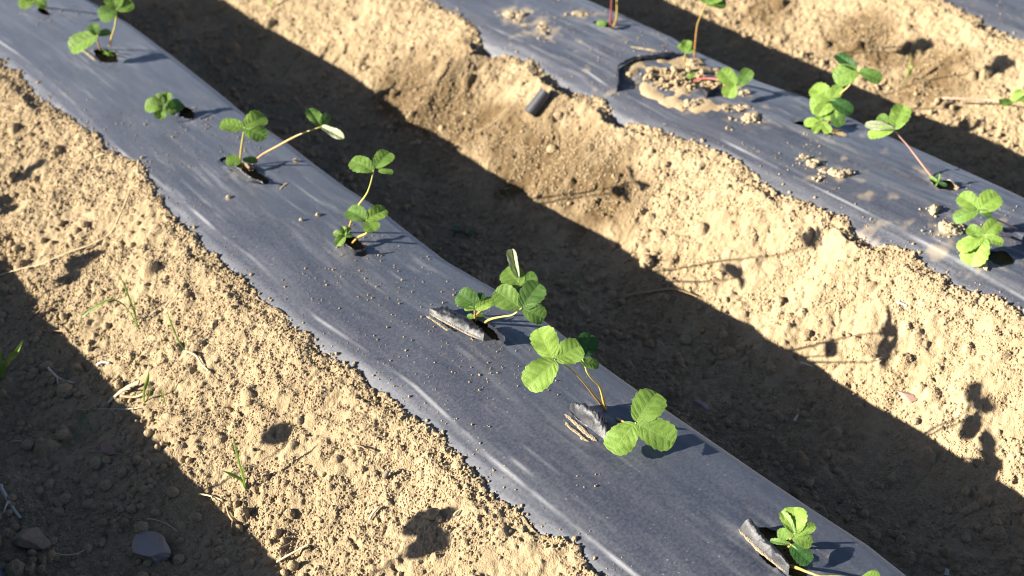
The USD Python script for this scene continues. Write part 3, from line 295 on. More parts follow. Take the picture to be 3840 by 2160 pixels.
# ------------------------------------------------------------------ the lie of the land: beds run along y, one every 0.85 m
PU = [-.34, -.30, -.24, -.20, -.185, -.165, -.14, -.10, -.05, 0, .05, .07, .082, .09, .10, .12, .15, .19, .24]
PZ = [-.19, -.15, -.085, -.042, -.029, -.019, -.0125, -.006, -.001, 0, 0, -.002, -.007, -.016, -.034, -.075, -.125, -.17, -.20]
def bed_top(u): return np.interp(u, PU, PZ)
CREST1 = [(-0.429, 0.0108), (-0.369, 0.015), (-0.29, 0.0108), (-0.191, 0.0077), (-0.064, 0.0053), (0.039, 0.0034), (0.108, 0.0037), (0.218, 0.0087), (0.333, 0.0027), (0.441, -0.0088), (0.56, -0.0051), (0.643, -0.0009), (0.729, -0.0057), (0.842, -0.0041), (0.93, -0.0007), (0.982, -0.0018), (1.084, -0.0037), (1.191, 0.0028), (1.405, 0.0104), (1.57, 0.0135), (1.759, 0.0004)]
CREST2 = [(0.001, 0.855), (0.029, 0.8553), (0.074, 0.8554), (0.183, 0.8538), (0.279, 0.8503), (0.377, 0.8513), (0.466, 0.851), (0.574, 0.8335), (0.67, 0.8376), (0.756, 0.8363), (0.823, 0.8462), (0.988, 0.8433), (1.093, 0.8384)]
EDGE1 = [(-0.21, -0.1693), (-0.196, -0.1697), (-0.169, -0.1672), (-0.153, -0.1571), (-0.112, -0.1701), (-0.073, -0.179), (-0.054, -0.175), (-0.022, -0.1806), (0.026, -0.1773), (0.065, -0.1708), (0.11, -0.1694), (0.163, -0.1704), (0.217, -0.1715), (0.267, -0.1766), (0.3, -0.174), (0.342, -0.1801), (0.401, -0.1839), (0.444, -0.1865), (0.508, -0.182), (0.564, -0.1903), (0.608, -0.1829), (0.673, -0.1811), (0.726, -0.1851), (0.783, -0.1824), (0.871, -0.1799), (0.912, -0.1681), (0.934, -0.1643), (0.975, -0.1652), (1.025, -0.1459), (1.062, -0.1595), (1.122, -0.1693), (1.177, -0.1582), (1.285, -0.1671), (1.402, -0.1743), (1.512, -0.1617), (1.606, -0.1701)]
EDGE2 = [(-0.191, 0.6696), (-0.171, 0.673), (-0.128, 0.6765), (-0.102, 0.6698), (-0.07, 0.6625), (-0.05, 0.6745), (-0.031, 0.6676), (0.027, 0.6808), (0.073, 0.6676), (0.092, 0.66), (0.124, 0.6637), (0.153, 0.6797), (0.205, 0.6743), (0.248, 0.671), (0.273, 0.666), (0.345, 0.668), (0.374, 0.6721), (0.422, 0.6786), (0.479, 0.6736), (0.528, 0.6635), (0.575, 0.6556), (0.616, 0.6477), (0.667, 0.6327), (0.683, 0.6429), (0.724, 0.6588), (0.77, 0.6496), (0.821, 0.6438), (0.89, 0.65), (0.938, 0.6655), (1.029, 0.6431), (1.066, 0.6141), (1.068, 0.6331), (1.135, 0.6671), (1.211, 0.672), (1.289, 0.6741)]
EDGE3 = [(0.402, 1.5191), (0.441, 1.5171), (0.493, 1.5172), (0.517, 1.5295), (0.603, 1.5359)]
BEDS = [-2.56, -1.71, -.86, 0, .85, 1.70, 2.55, 3.4]
def poly(y, pts, mean):
    a = np.array([(pts[0][0] - .4, mean)] + pts + [(pts[-1][0] + .4, mean)])
    return np.interp(y, a[:, 0], a[:, 1])
def crest(b, y):
    """centre line of bed b at y"""
    y = np.asarray(y, float)
    if b == 3: return poly(y, CREST1, 0.0) + .004 * np.sin(y * 5.3) * (abs(y - .6) > 1.3)
    if b == 4: return poly(y, CREST2, .846)
    return BEDS[b] + .006 * np.sin(y * 4.1 + b)
def edge(b, y):
    """where the soil ends on the left flank of bed b"""
    y = np.asarray(y, float)
    if b == 3: return poly(y, EDGE1, -.177)
    if b == 4: return poly(y, EDGE2, .670)
    if b == 5: return poly(y, EDGE3, 1.528)
    return BEDS[b] - .175 + .006 * np.sin(y * 7 + 2 * b)
BANK_E = [-.60, -.50, -.40, -.33, -.29, -.24, -.18, -.12, -.06, -.03, -.012, 0]
BANK_Z = [-.168, -.163, -.158, -.146, -.136, -.120, -.096, -.069, -.041, -.027, -.019, -.018]
BANK2_E = [-.60, -.50, -.40, -.30, -.25, -.21, -.15, -.10, -.05, -.03, -.012, 0]
BANK2_Z = [-.180, -.185, -.185, -.174, -.163, -.146, -.110, -.076, -.042, -.029, -.019, -.018]
def soil_base(x, y, jag=0):
    """(height of the soil, e: metres right of the soil's edge on the bed to the right, u: metres right of the centre of the bed under or left of the point)"""
    x, y = np.asarray(x, float), np.asarray(y, float)
    z = np.full(x.shape, -.16); E = np.full(x.shape, -9.); U = np.full(x.shape, 9.)
    for b in range(len(BEDS)):
        e = x - (edge(b, y) + jag); c = crest(b, y); u = x - c
        here = (e > -.62) & (u < .23)
        bank = np.interp(e, BANK2_E, BANK2_Z) if b == 4 else np.interp(e, BANK_E, BANK_Z)
        lip = bed_top(u) + .0050 * np.clip(-(e) / .012, 0, 1) + .0015
        left = np.where(e < 0, np.where(e > -.03, bank + (lip - bank) * np.clip((e + .03) / .025, 0, 1), bank), bed_top(u) - .03 * np.clip(e / .006, 0, 1))
        right = np.clip(-.150 + (u - .15) * -.15, -.165, -.1)
        zz = np.where(u < .135, left, right)
        z = np.where(here, zz, z); E = np.where(here, e, E); U = np.where(here, u, U)
    return z, E, U
# ------------------------------------------------------------------ materials
def mat(name, nodes, links, surface): return usdkit.material(stage, '/World/Looks/' + name, nodes, links, surface=surface)
def soil_mat(name, dark, light, damp, attr=True):
    n = {'g': ('geometry', {}), 'n1': ('noise_texture', {'scale': 5., 'detail': 4., 'roughness': .6}), 'n2': ('noise_texture', {'scale': 70., 'detail': 6., 'roughness': .65}),
         'n3': ('noise_texture', {'scale': 700., 'detail': 3., 'roughness': .7}), 'v': ('voronoi_texture', {'scale': 420., 'randomness': 1.}),
         'mx': ('math', {'math_type': 'multiply_add', 'value2': .55}), 'm2': ('math', {'math_type': 'multiply', 'value2': .45}),
         'r': ('rgb_ramp', {'ramp': [(.30, dark), (.72, light)]}), 'mix': ('mix', {'mix_type': 'mix', 'color2': damp}),
         'spk': ('rgb_ramp', {'ramp': [(.25, (.82,) * 3), (.7, (1.08,) * 3)]}), 'mul': ('mix', {'mix_type': 'multiply', 'fac': 1.0}),
         'h': ('math', {'math_type': 'subtract'}), 'b': ('bump', {'strength': .8, 'distance': .0016}),
         'p': ('principled_bsdf', {'roughness': .95, 'specular_ior_level': .12, 'diffuse_roughness': .6})}
    l = [('g.position', 'n1.vector'), ('g.position', 'n2.vector'), ('g.position', 'n3.vector'), ('g.position', 'v.vector'), ('n1.fac', 'm2.value1'), ('n2.fac', 'mx.value1'), ('m2.value', 'mx.value3'),
         ('mx.value', 'r.fac'), ('r.color', 'mix.color1'), ('n3.fac', 'spk.fac'), ('mix.color', 'mul.color1'), ('spk.color', 'mul.color2'), ('mul.color', 'p.base_color'),
         ('n3.fac', 'h.value1'), ('v.distance', 'h.value2'), ('h.value', 'b.height'), ('b.normal', 'p.normal')]
    if attr:
        n['a'] = ('attribute', {'attribute': 'damp'}); l.append(('a.fac', 'mix.fac'))
    else: n['mix'][1]['fac'] = 0.0
    return mat(name, n, l, 'p.BSDF')
SOIL_D, SOIL_L, SOIL_W = (.225, .164, .094), (.335, .26, .162), (.100, .066, .033)
M_SOIL = soil_mat('soil', SOIL_D, SOIL_L, SOIL_W)
M_CLOD = soil_mat('clod', SOIL_D, SOIL_L, SOIL_W, False)
M_PALE = soil_mat('dry_mud', (.27, .21, .135), (.36, .29, .195), SOIL_W, False)

def plastic_mat(name, attr=True, gloss=.40, spec=.95, film=(.0066, .0085, .0190), dustc=(.135, .138, .150)):
    n = {'g': ('geometry', {}), 'map': ('mapping', {'mapping_type': 'point', 'scale': (9., 2.2, 6.), 'rotation': (0, 0, .10)}), 'n1': ('noise_texture', {'scale': 3., 'detail': 5., 'roughness': .6}),
         'n2': ('noise_texture', {'scale': 260., 'detail': 4., 'roughness': .7}), 'n3': ('noise_texture', {'scale': 1400., 'detail': 2., 'roughness': .6}), 'v': ('voronoi_texture', {'scale': 85., 'randomness': 1.}),
         'vr': ('rgb_ramp', {'ramp': [(.07, (1, 1, 1)), (.11, (0, 0, 0))]}), 'sp': ('rgb_ramp', {'ramp': [(.44, (0, 0, 0)), (.58, (1, 1, 1))]}), 'spots': ('math', {'math_type': 'multiply'}),
         'r1': ('rgb_ramp', {'ramp': [(.35, (0, 0, 0)), (.75, (.13,) * 3)]}), 'r2': ('rgb_ramp', {'ramp': [(.38, (0, 0, 0)), (.66, (.17,) * 3)]}),
         'd1': ('math', {'math_type': 'add'}), 'd2': ('math', {'math_type': 'add', 'use_clamp': True}), 'd3': ('math', {'math_type': 'multiply_add', 'value2': .7, 'use_clamp': True}),
         'mix': ('mix', {'mix_type': 'mix', 'color1': film, 'color2': dustc}), 'rg': ('math', {'math_type': 'multiply_add', 'value2': .35, 'value3': gloss, 'use_clamp': True}),
         'mudmix': ('mix', {'mix_type': 'mix', 'fac': 0., 'color2': (.25, .195, .125)}), 'b': ('bump', {'strength': .5, 'distance': .0006}), 'b2': ('bump', {'strength': .12, 'distance': .004}),
         'p': ('principled_bsdf', {'specular_ior_level': spec, 'ior': 1.5, 'sheen_weight': .09 if attr else 0., 'sheen_roughness': .45, 'sheen_tint': (.68, .80, 1.)})}
    l = [('g.position', 'map.vector'), ('map.vector', 'n1.vector'), ('g.position', 'n2.vector'), ('g.position', 'n3.vector'), ('g.position', 'v.vector'), ('v.distance', 'vr.fac'), ('n1.fac', 'sp.fac'), ('vr.color', 'spots.value1'), ('sp.color', 'spots.value2'),
         ('n1.fac', 'r1.fac'), ('n2.fac', 'r2.fac'), ('r1.color', 'd1.value1'), ('r2.color', 'd1.value2'), ('d1.value', 'd2.value1'), ('spots.value', 'd3.value1'), ('d2.value', 'd3.value3'), ('d3.value', 'mix.fac'), ('mix.color', 'mudmix.color1'), ('mudmix.color', 'p.base_color'),
         ('d3.value', 'rg.value1'), ('rg.value', 'p.roughness'), ('n1.fac', 'b2.height'), ('b2.normal', 'b.normal'), ('n3.fac', 'b.height'), ('b.normal', 'p.normal')]
    if attr:
        n['a'] = ('attribute', {'attribute': 'dust'}); l.append(('a.fac', 'd2.value2')); n['m'] = ('attribute', {'attribute': 'mud'}); l.append(('m.fac', 'mudmix.fac'))
    else: n['d2'][1]['value2'] = .05
    return mat(name, n, l, 'p.BSDF')
M_MULCH = plastic_mat('mulch_plastic')
M_FLAP = plastic_mat('flap_plastic', False, .34, .26, (.0055, .0066, .011), (.030, .030, .033))
M_PIPE = plastic_mat('pipe_plastic', False, .45, .5, (.010, .012, .018), (.06, .06, .065))

leafm = {}
def leaf_mat(tint):
    """young leaves from dark green (0) to yellowish (1); from 1.2 on, pale folded undersides"""
    k = round(min(tint, 1.2) * 8) / 8
    if k in leafm: return leafm[k]
    A, B = np.array([.020, .060, .013]), np.array([.168, .258, .044])
    c = A + (B - A) * min(k, 1) ** .9
    under = np.array([.17, .21, .12]) if k > 1 else c * .55 + np.array([.09, .11, .065])
    if k > 1: c = np.array([.20, .22, .14])
    n = {'uv': ('uvmap', {'attribute': 'st'}), 's': ('separate_xyz', {}), 'ab': ('math', {'math_type': 'absolute'}), 'fr': ('math', {'math_type': 'fraction'}), 'c': ('math', {'math_type': 'subtract', 'value2': .5}), 'c2': ('math', {'math_type': 'absolute'}),
         'lat': ('rgb_ramp', {'ramp': [(.40, (0, 0, 0)), (.5, (.55,) * 3)]}), 'mid': ('rgb_ramp', {'ramp': [(.0, (.9,) * 3), (.07, (0, 0, 0))]}), 'vein': ('math', {'math_type': 'maximum'}),
         'g': ('geometry', {}), 'ns': ('noise_texture', {'scale': 130., 'detail': 5., 'roughness': .6}), 'nf': ('noise_texture', {'scale': 900., 'detail': 3.}), 'v': ('voronoi_texture', {'scale': 700.}),
         'rr': ('rgb_ramp', {'ramp': [(.28, tuple(c * .66)), (.5, tuple(c)), (.72, tuple(c * 1.22 + .01))]}), 'nb': ('noise_texture', {'scale': 48., 'detail': 4., 'roughness': .55}), 'br': ('rgb_ramp', {'ramp': [(.735, (0, 0, 0)), (.76, (.9,) * 3)]}), 'bm': ('mix', {'mix_type': 'mix', 'color2': (.10, .055, .028)}), 'mv': ('mix', {'mix_type': 'mix', 'color2': tuple(np.minimum(c * 1.25 + .03, .6))}), 'und': ('mix', {'mix_type': 'mix', 'color2': tuple(under)}),
         'vn': ('math', {'math_type': 'multiply', 'value2': .55}), 'hh': ('math', {'math_type': 'multiply_add', 'value2': .5}), 'b': ('bump', {'strength': .55, 'distance': .0008}),
         'p': ('principled_bsdf', {'roughness': .48, 'specular_ior_level': .26}), 'tr': ('translucent_bsdf', {}), 'trc': ('mix', {'mix_type': 'multiply', 'fac': 1., 'color2': (1.1, 1.25, .35)}), 'mx': ('mix_closure', {'fac': .26})}
    l = [('uv.UV', 's.vector'), ('s.x', 'ab.value1'), ('s.y', 'fr.value1'), ('fr.value', 'c.value1'), ('c.value', 'c2.value1'), ('c2.value', 'lat.fac'), ('ab.value', 'mid.fac'), ('lat.color', 'vein.value1'), ('mid.color', 'vein.value2'), ('vein.value', 'vn.value1'),
         ('g.position', 'ns.vector'), ('g.position', 'nf.vector'), ('g.position', 'v.vector'), ('ns.fac', 'rr.fac'), ('rr.color', 'mv.color1'), ('vn.value', 'mv.fac'), ('mv.color', 'bm.color1'), ('g.position', 'nb.vector'), ('nb.fac', 'br.fac'), ('br.color', 'bm.fac'), ('bm.color', 'und.color1'), ('g.backfacing', 'und.fac'), ('und.color', 'p.base_color'), ('und.color', 'trc.color1'), ('trc.color', 'tr.color'),
         ('v.distance', 'hh.value1'), ('nf.fac', 'hh.value3'), ('hh.value', 'b.height'), ('b.normal', 'p.normal'), ('p.BSDF', 'mx.closure1'), ('tr.BSDF', 'mx.closure2')]
    leafm[k] = mat(f'leaf_{int(k * 100)}', n, l, 'mx.closure')
    return leafm[k]
def stalk_mat(name, stops):
    return mat(name, {'uv': ('uvmap', {'attribute': 'st'}), 's': ('separate_xyz', {}), 'r': ('rgb_ramp', {'ramp': [(a, tuple(.62 * k for k in c)) for a, c in stops]}), 'p': ('principled_bsdf', {'roughness': .45, 'subsurface_weight': 0.})},
               [('uv.UV', 's.vector'), ('s.y', 'r.fac'), ('r.color', 'p.base_color')], 'p.BSDF')
M_STALK = [stalk_mat('stalk_yellow', [(0, (.42, .20, .05)), (.3, (.48, .33, .07)), (1, (.42, .42, .10))]), stalk_mat('stalk_orange', [(0, (.36, .13, .04)), (.35, (.42, .24, .07)), (1, (.38, .33, .09))]),
           stalk_mat('stalk_red', [(0, (.30, .05, .05)), (.6, (.42, .12, .09)), (1, (.45, .32, .14))]), stalk_mat('stalk_pink', [(0, (.50, .30, .22)), (.8, (.52, .27, .20)), (1, (.30, .28, .10))])]
def plain(name, c1, c2, scale=60., rough=.7, bump=.0006, bscale=300.):
    return mat(name, {'g': ('geometry', {}), 'n': ('noise_texture', {'scale': scale, 'detail': 5., 'roughness': .65}), 'r': ('rgb_ramp', {'ramp': [(.35, tuple(.62 * k for k in c1)), (.68, tuple(.62 * k for k in c2))]}), 'nb': ('noise_texture', {'scale': bscale, 'detail': 4.}),
                      'b': ('bump', {'strength': .7, 'distance': bump}), 'p': ('principled_bsdf', {'roughness': rough, 'specular_ior_level': .3})},
               [('g.position', 'n.vector'), ('g.position', 'nb.vector'), ('n.fac', 'r.fac'), ('r.color', 'p.base_color'), ('nb.fac', 'b.height'), ('b.normal', 'p.normal')], 'p.BSDF')
M_STRAW = {'pale': plain('straw_pale', (.50, .39, .22), (.62, .50, .30), 200., .55), 'white': plain('straw_white', (.52, .48, .40), (.68, .64, .55), 200.), 'brown': plain('straw_brown', (.24, .16, .085), (.38, .27, .15), 200.), 'stub': plain('straw_stub', (.13, .10, .07), (.24, .19, .13), 200.)}
M_STONE = {'stone': plain('stone_brown', (.24, .18, .125), (.36, .27, .185), 70., .8, .0012), 'blue': plain('stone_blue', (.36, .26, .19), (.29, .30, .32), 32., .7, .0012), 'red': plain('stone_red', (.26, .16, .12), (.33, .22, .18), 60., .8, .001), 'soil': M_CLOD}
def blade_mat(name, a, b):
    return mat(name, {'g': ('geometry', {}), 'n': ('noise_texture', {'scale': 90., 'detail': 3.}), 'r': ('rgb_ramp', {'ramp': [(.3, a), (.7, b)]}), 'p': ('principled_bsdf', {'roughness': .4}), 't': ('translucent_bsdf', {}), 'm': ('mix_closure', {'fac': .35})},
               [('g.position', 'n.vector'), ('n.fac', 'r.fac'), ('r.color', 'p.base_color'), ('r.color', 't.color'), ('p.BSDF', 'm.closure1'), ('t.BSDF', 'm.closure2')], 'm.closure')
M_GRASS, M_GRASS2 = blade_mat('grass_green', (.08, .17, .025), (.17, .26, .045)), blade_mat('grass_blue', (.06, .12, .06), (.10, .17, .085))

# ------------------------------------------------------------------ soil: one sheet, fine where the furrows are seen, coarse out to the horizon
rng = np.random.default_rng(7)
YAW = math.radians(38.5)
AX, AY = np.array([math.cos(YAW), -math.sin(YAW)]), np.array([math.sin(YAW), math.cos(YAW)])
def spread(a, b, d, out):
    core = np.arange(a, b + d / 2, d)
    s, g = [], d
    while sum(s) < out: g *= 1.16; s.append(g)
    return np.concatenate([core[0] - np.cumsum(s)[::-1], core, core[-1] + np.cumsum(s)])
D, S0, S1, T0 = .0023, -1.27, 1.20, -.30
gs, gt = spread(S0, S1, D, 60.), spread(T0, 1.80, D, 60.)
SS, TT = np.meshgrid(gs, gt, indexing='xy')
X, Y = SS * AX[0] + TT * AY[0], SS * AX[1] + TT * AY[1]
near = (np.abs(SS - .0) < 1.40) & (np.abs(TT - .8) < 1.3)
jag = np.where(near, fbm(X, Y, 26, 2, 3) * .012 + fbm(X, Y, 70, 3, 3) * .009 + fbm(X, Y, 260, 2, 5) * .0025, 0)
Z, E, U = soil_base(X, Y, jag)
far = np.maximum(np.hypot(X - .5, Y - .7) - 6.5, 0)
Z = np.where(far > 0, -.10 + fbm(X, Y, .5, 2, 9) * .05, Z)
open_soil = E < -.001
wet = np.zeros_like(X)
for (x, y, a) in DAMP:
    d = np.hypot(X - x, (Y - y)) / a
    wet = np.maximum(wet, np.clip(1.6 - d + fbm(X, Y, 24, 3, 21) * 1.6, 0, 1) * (d < 2.2))
wet *= (E < -.03)
room = np.clip(-E / .03, 0, 1)                          # no big bumps right at the soil's edge
calm = 1 - .1 * wet
lumpy = fbm(X, Y, 9, 3, 1) * .013 * room + fbm(X, Y, 38, 3, 2) * .011 * np.clip(room + .25, 0, 1) * calm + fbm(X, Y, 130, 3, 4) * .0055 * calm
Z = np.where(near & open_soil, Z + lumpy, Z)
# clods: half sunk balls of many sizes, pressed into one another
n_s, n_t = len(gs), len(gt)
s0, t0 = np.searchsorted(gs, S0), np.searchsorted(gt, T0)
H = Z.copy()
def splat(count, rmin, rmax, power, up=(.05, .75), where=None, seed=0):
    r_ = np.random.default_rng(seed)
    s, t = r_.uniform(S0, S1, count), r_.uniform(T0, 1.80, count)
    rad = (rmin ** (1 - power) + r_.random(count) * (rmax ** (1 - power) - rmin ** (1 - power))) ** (1 / (1 - power))
    x, y = s * AX[0] + t * AY[0], s * AX[1] + t * AY[1]
    i, j = np.clip(((s - S0) / D).round().astype(int) + s0, 0, n_s - 1), np.clip(((t - T0) / D).round().astype(int) + t0, 0, n_t - 1)
    keep = (E[j, i] < -.35 * rad - .001) & (np.abs(U[j, i] - 0) > .155) & (r_.random(count) > .15 * wet[j, i])
    if where is not None: keep &= where(x, y, E[j, i])
    s, t, rad, i, j = s[keep], t[keep], rad[keep], i[keep], j[keep]
    lift = r_.uniform(*up, len(s)); sq = r_.uniform(.75, 1.3, len(s)); an = r_.uniform(0, 3.14, len(s))
    zc = Z[j, i] + rad * (lift - .55)
    order = np.argsort(rad)
    for ch in np.array_split(order, max(1, int(len(order) / 4000))):
        k = int(np.ceil(rad[ch].max() * 1.3 / D)) + 1
        o = np.arange(-k, k + 1)
        jj, ii = np.clip(j[ch][:, None, None] + o[None, :, None], 0, n_t - 1), np.clip(i[ch][:, None, None] + o[None, None, :], 0, n_s - 1)
        dx, dy = gs[ii] - s[ch][:, None, None], gt[jj] - t[ch][:, None, None]
        ca, sa = np.cos(an[ch])[:, None, None], np.sin(an[ch])[:, None, None]
        a, b = (dx * ca + dy * sa) * sq[ch][:, None, None], (-dx * sa + dy * ca) / sq[ch][:, None, None]
        q = rad[ch][:, None, None] ** 2 - a * a - b * b
        h = np.where(q > 0, zc[ch][:, None, None] + np.sqrt(np.maximum(q, 0)), -9)
        np.maximum.at(H, (np.broadcast_to(jj, h.shape), np.broadcast_to(ii, h.shape)), h)
splat(70000, .0022, .0048, 2.8, up=(-.35, .25), seed=1)
splat(4200, .0045, .009, 3.2, up=(-.3, .4), seed=2, where=lambda x, y, e: np.random.default_rng(44).random(len(e)) < np.where(e < -.14, .9, .35))
splat(300, .009, .016, 2.6, seed=3, where=lambda x, y, e: e < -.05)
H = np.where(near & open_soil, H + fbm(X, Y, 420, 2, 6) * .0022, H)
low = fbm(X, Y, 75, 3, 8)
H = np.where(near & open_soil, H - np.clip(low - .19, 0, 1) * .035 * calm * (.6 + .6 * (E < -.12)), H)      # pits between the clods
hidden = (E > .022) & (U < .135) & near
quad = ~(hidden[:-1, :-1] & hidden[1:, :-1] & hidden[:-1, 1:] & hidden[1:, 1:])
idx = np.arange(n_s * n_t).reshape(n_t, n_s)
a, b, c, d = idx[:-1, :-1][quad], idx[:-1, 1:][quad], idx[1:, 1:][quad], idx[1:, :-1][quad]
flip = np.random.default_rng(5).random(len(a)) < .5
F = np.vstack([np.where(flip[:, None], np.stack([a, b, c], 1), np.stack([a, b, d], 1)), np.where(flip[:, None], np.stack([a, c, d], 1), np.stack([b, c, d], 1))])
used = np.zeros(n_s * n_t, bool); used[F.ravel()] = True
remap = np.cumsum(used) - 1
V = np.stack([X.ravel(), Y.ravel(), H.ravel()], 1)[used]
sm = obj('field_soil', (V, remap[F]), M_SOIL, smooth=True, kind='structure')
floatvar(sm, 'damp', wet.ravel()[used])
Hs = H
def soil_at(x, y):
    s, t = x * AX[0] + y * AX[1], x * AY[0] + y * AY[1]
    i, j = np.interp(s, gs, np.arange(n_s)), np.interp(t, gt, np.arange(n_t))
    return map_coordinates(Hs, [np.atleast_1d(j), np.atleast_1d(i)], order=1)
def e_at(x, y): return soil_base(np.atleast_1d(x), np.atleast_1d(y))
print('soil', len(V), len(F))

# ------------------------------------------------------------------ plastic mulch over the beds
SL = {}
for s in SLITS: SL.setdefault(2 + s[0], []).append(s[1:])
MULCH = {2: ('black plastic mulch on the bed beyond the left border', -1.2, 2.6, .012), 3: ('dusty black plastic mulch stretched over the near bed, diagonal through the picture', -.95, 2.9, .0042),
         4: ('dusty black plastic mulch on the far bed, wrinkled and torn open around a wide hole', -.75, 2.3, .0042), 5: ('dusty black plastic mulch on the bed in the top right corner', -.3, 1.6, .008)}
def wrinkle(b, x, y, u):
    flat = np.clip((u + .18) / .05, 0, 1) * np.clip((.085 - u) / .03, 0, 1)
    s = .0028 if b == 4 else .0011
    w = fbm(u * 34 + y * 3.0, y * 2.6, 1, 3, 30 + b) * s * 2.2
    w += fbm(u * 90 - y * 5, y * 5, 1, 2, 40 + b) * s * .7
    for sl in SL.get(b, []):                         # the film is pulled into folds that run away from each tear
        mx, my = (sl[0] + sl[2]) / 2, (sl[1] + sl[3]) / 2
        rr = np.hypot(x - mx, (y - my) * .55)
        amp = (.0013 if b == 3 else .0048) * np.exp(-(rr / .062) ** 2)
        w += amp * 3.2 * fbm((x - mx) * 46 + (y - my) * 8, (y - my) * 6, 1, 3, 50 + int(abs(my) * 100) % 30)
    big = fbm(x, y * .6, 7, 2, 60 + b) * (.010 if b == 4 else .004)
    return w * (.35 + .65 * flat) + big * flat
def slit_sdf(b, x, y):
    d = np.full(x.shape, 9.)
    for (x0, y0, x1, y1, w) in SL.get(b, []):
        vx, vy = x1 - x0, y1 - y0; L = math.hypot(vx, vy)
        t = np.clip(((x - x0) * vx + (y - y0) * vy) / L ** 2, 0, 1)
        wid = w * (.35 + .65 * np.sin(np.pi * np.clip(t * .9 + .05, 0, 1)))
        dd = np.hypot(x - x0 - t * vx, y - y0 - t * vy) - wid * (1 + fbm(x, y, 90, 3, 71) * .9)
        d = np.minimum(d, dd)
    return d
def mulch_z(b, x, y):
    x, y = np.atleast_1d(np.asarray(x, float)), np.atleast_1d(np.asarray(y, float)); u = x - crest(b, y)
    return bed_top(u) + wrinkle(b, x, y, u)
mulch_paths = {}
for b, (label, ya, yb, dy) in MULCH.items():
    du = .0042 if dy < .006 else .009
    us = np.unique(np.concatenate([np.arange(-.25, .06, du), np.arange(.06, .13, .003), np.arange(.13, .215, .01)]))
    ys = np.concatenate([np.linspace(-7, ya, 40)[:-1], np.arange(ya, yb, dy), np.linspace(yb, 8, 40)])
    UU, YY = np.meshgrid(us, ys, indexing='xy')
    XX = UU + crest(b, YY); ZZ = bed_top(UU) + wrinkle(b, XX, YY, UU) + (.020 * np.clip((.13 - UU) / .03, 0, 1) if b == 2 else 0) + .0012 * np.exp(-((UU + .1515) / .003) ** 2) - .02 * np.clip(-(XX - edge(b, YY) + .012) / .02, 0, 1)
    sd = slit_sdf(b, XX, YY)
    gy, gx = np.gradient(sd); gx /= np.gradient(us)[None, :]; gy /= np.gradient(ys)[:, None]
    gl = np.hypot(gx, gy) + 1e-9
    inside = sd < 0
    nid = np.arange(UU.size).reshape(UU.shape)
    q = ~(inside[:-1, :-1] & inside[1:, :-1] & inside[:-1, 1:] & inside[1:, 1:])
    a, b_, c, d = nid[:-1, :-1][q], nid[:-1, 1:][q], nid[1:, 1:][q], nid[1:, :-1][q]
    XX = np.where(inside, XX - gx / gl * sd * .95, XX); YY2 = np.where(inside, YY - gy / gl * sd * .95, YY)
    lipz = np.exp(-np.abs(sd) / .006) * (fbm(XX, YY2, 120, 2, 81) * .006)
    V = np.stack([XX.ravel(), YY2.ravel(), (ZZ + lipz).ravel()], 1)
    root = thing('plastic_mulch', label=label, category='plastic mulch')
    mm = obj('plastic_sheet', (V, np.vstack([np.stack([a, b_, c], 1), np.stack([a, c, d], 1)])), M_MULCH, root, smooth=True)
    e = XX - edge(b, YY)
    crease = np.exp(-((UU + .1515 - .010 * fbm(UU, YY, 4, 2, 90)) / .0013) ** 2) * 1.1 * np.clip(.75 + fbm(UU * 2, YY, 25, 3, 91) * 2.5, 0, 1)
    flank = np.clip((-UU - .135) / .03, 0, 1) * .03
    soiled = np.exp(-np.maximum(e, 0) / .006) * .18
    streak = np.clip(fbm(UU * 70 + YY * 2, YY * 3.5, 1, 4, 92) - .06, 0, 1) * (.26 if b == 3 else .7)
    scuff = np.clip(fbm(UU * 190 + YY * 3, YY * 9, 1, 3, 93) - .12, 0, 1) * 7 * np.clip(fbm(UU, YY, 7, 2, 94) - .02, 0, .4)
    nearcut = np.zeros_like(UU); mud = np.zeros_like(UU)
    for sl in SL.get(b, []): nearcut = np.maximum(nearcut, np.exp(-(np.hypot(XX - (sl[0] + sl[2]) / 2 + .015, (YY - (sl[1] + sl[3]) / 2) * .6) / .06) ** 2))
    stretch = np.clip(fbm(UU * 210 + YY * 4, YY * 11, 1, 3, 96) - .06, 0, 1) * 1.7 * nearcut
    for l in LUMPS:
        if l[5] == b - 2: mud = np.maximum(mud, np.exp(-(np.hypot(XX - l[3], YY - l[4]) / (max(l[6][:2]) * .62)) ** 2))
    for s_ in SL.get(b, []): mud = np.maximum(mud, .55 * np.exp(-np.maximum(np.hypot(XX - (s_[0] + s_[2]) / 2, (YY - (s_[1] + s_[3]) / 2) * .8) - s_[4], 0) / .02))
    mud = np.clip(mud * .9 + fbm(XX, YY, 70, 4, 98) * 1.7 - .52, 0, .75) + np.clip(fbm(XX, YY, 30, 4, 99) - .20, 0, .12) * 4 * (b == 4)
    floatvar(mm, 'mud', np.clip(mud, 0, .8).ravel())
    floatvar(mm, 'dust', np.clip(crease + flank + soiled + streak + scuff + stretch, 0, .95).ravel())
    mulch_paths[b] = root
    # soil inside the bed, seen only through the tears
    uc = np.arange(-.26, .1, .012); yc = np.arange(ya, yb, .012)
    UC, YC = np.meshgrid(uc, yc, indexing='xy'); XC = UC + crest(b, YC)
    dep = .016 + .022 * np.clip(-slit_sdf(b, XC, YC) / .008 + .6, 0, 1)
    if b == 4: dep = np.where(np.hypot(XC - .798, (YC - .658) * .7) < .10, .0005 + fbm(XC, YC, 60, 2, 97) * .012, dep)
    ZC = bed_top(UC) - dep + fbm(XC, YC, 60, 3, 95) * .012
    nid = np.arange(UC.size).reshape(UC.shape)
    a, b_, c, d = nid[:-1, :-1].ravel(), nid[:-1, 1:].ravel(), nid[1:, 1:].ravel(), nid[1:, :-1].ravel()
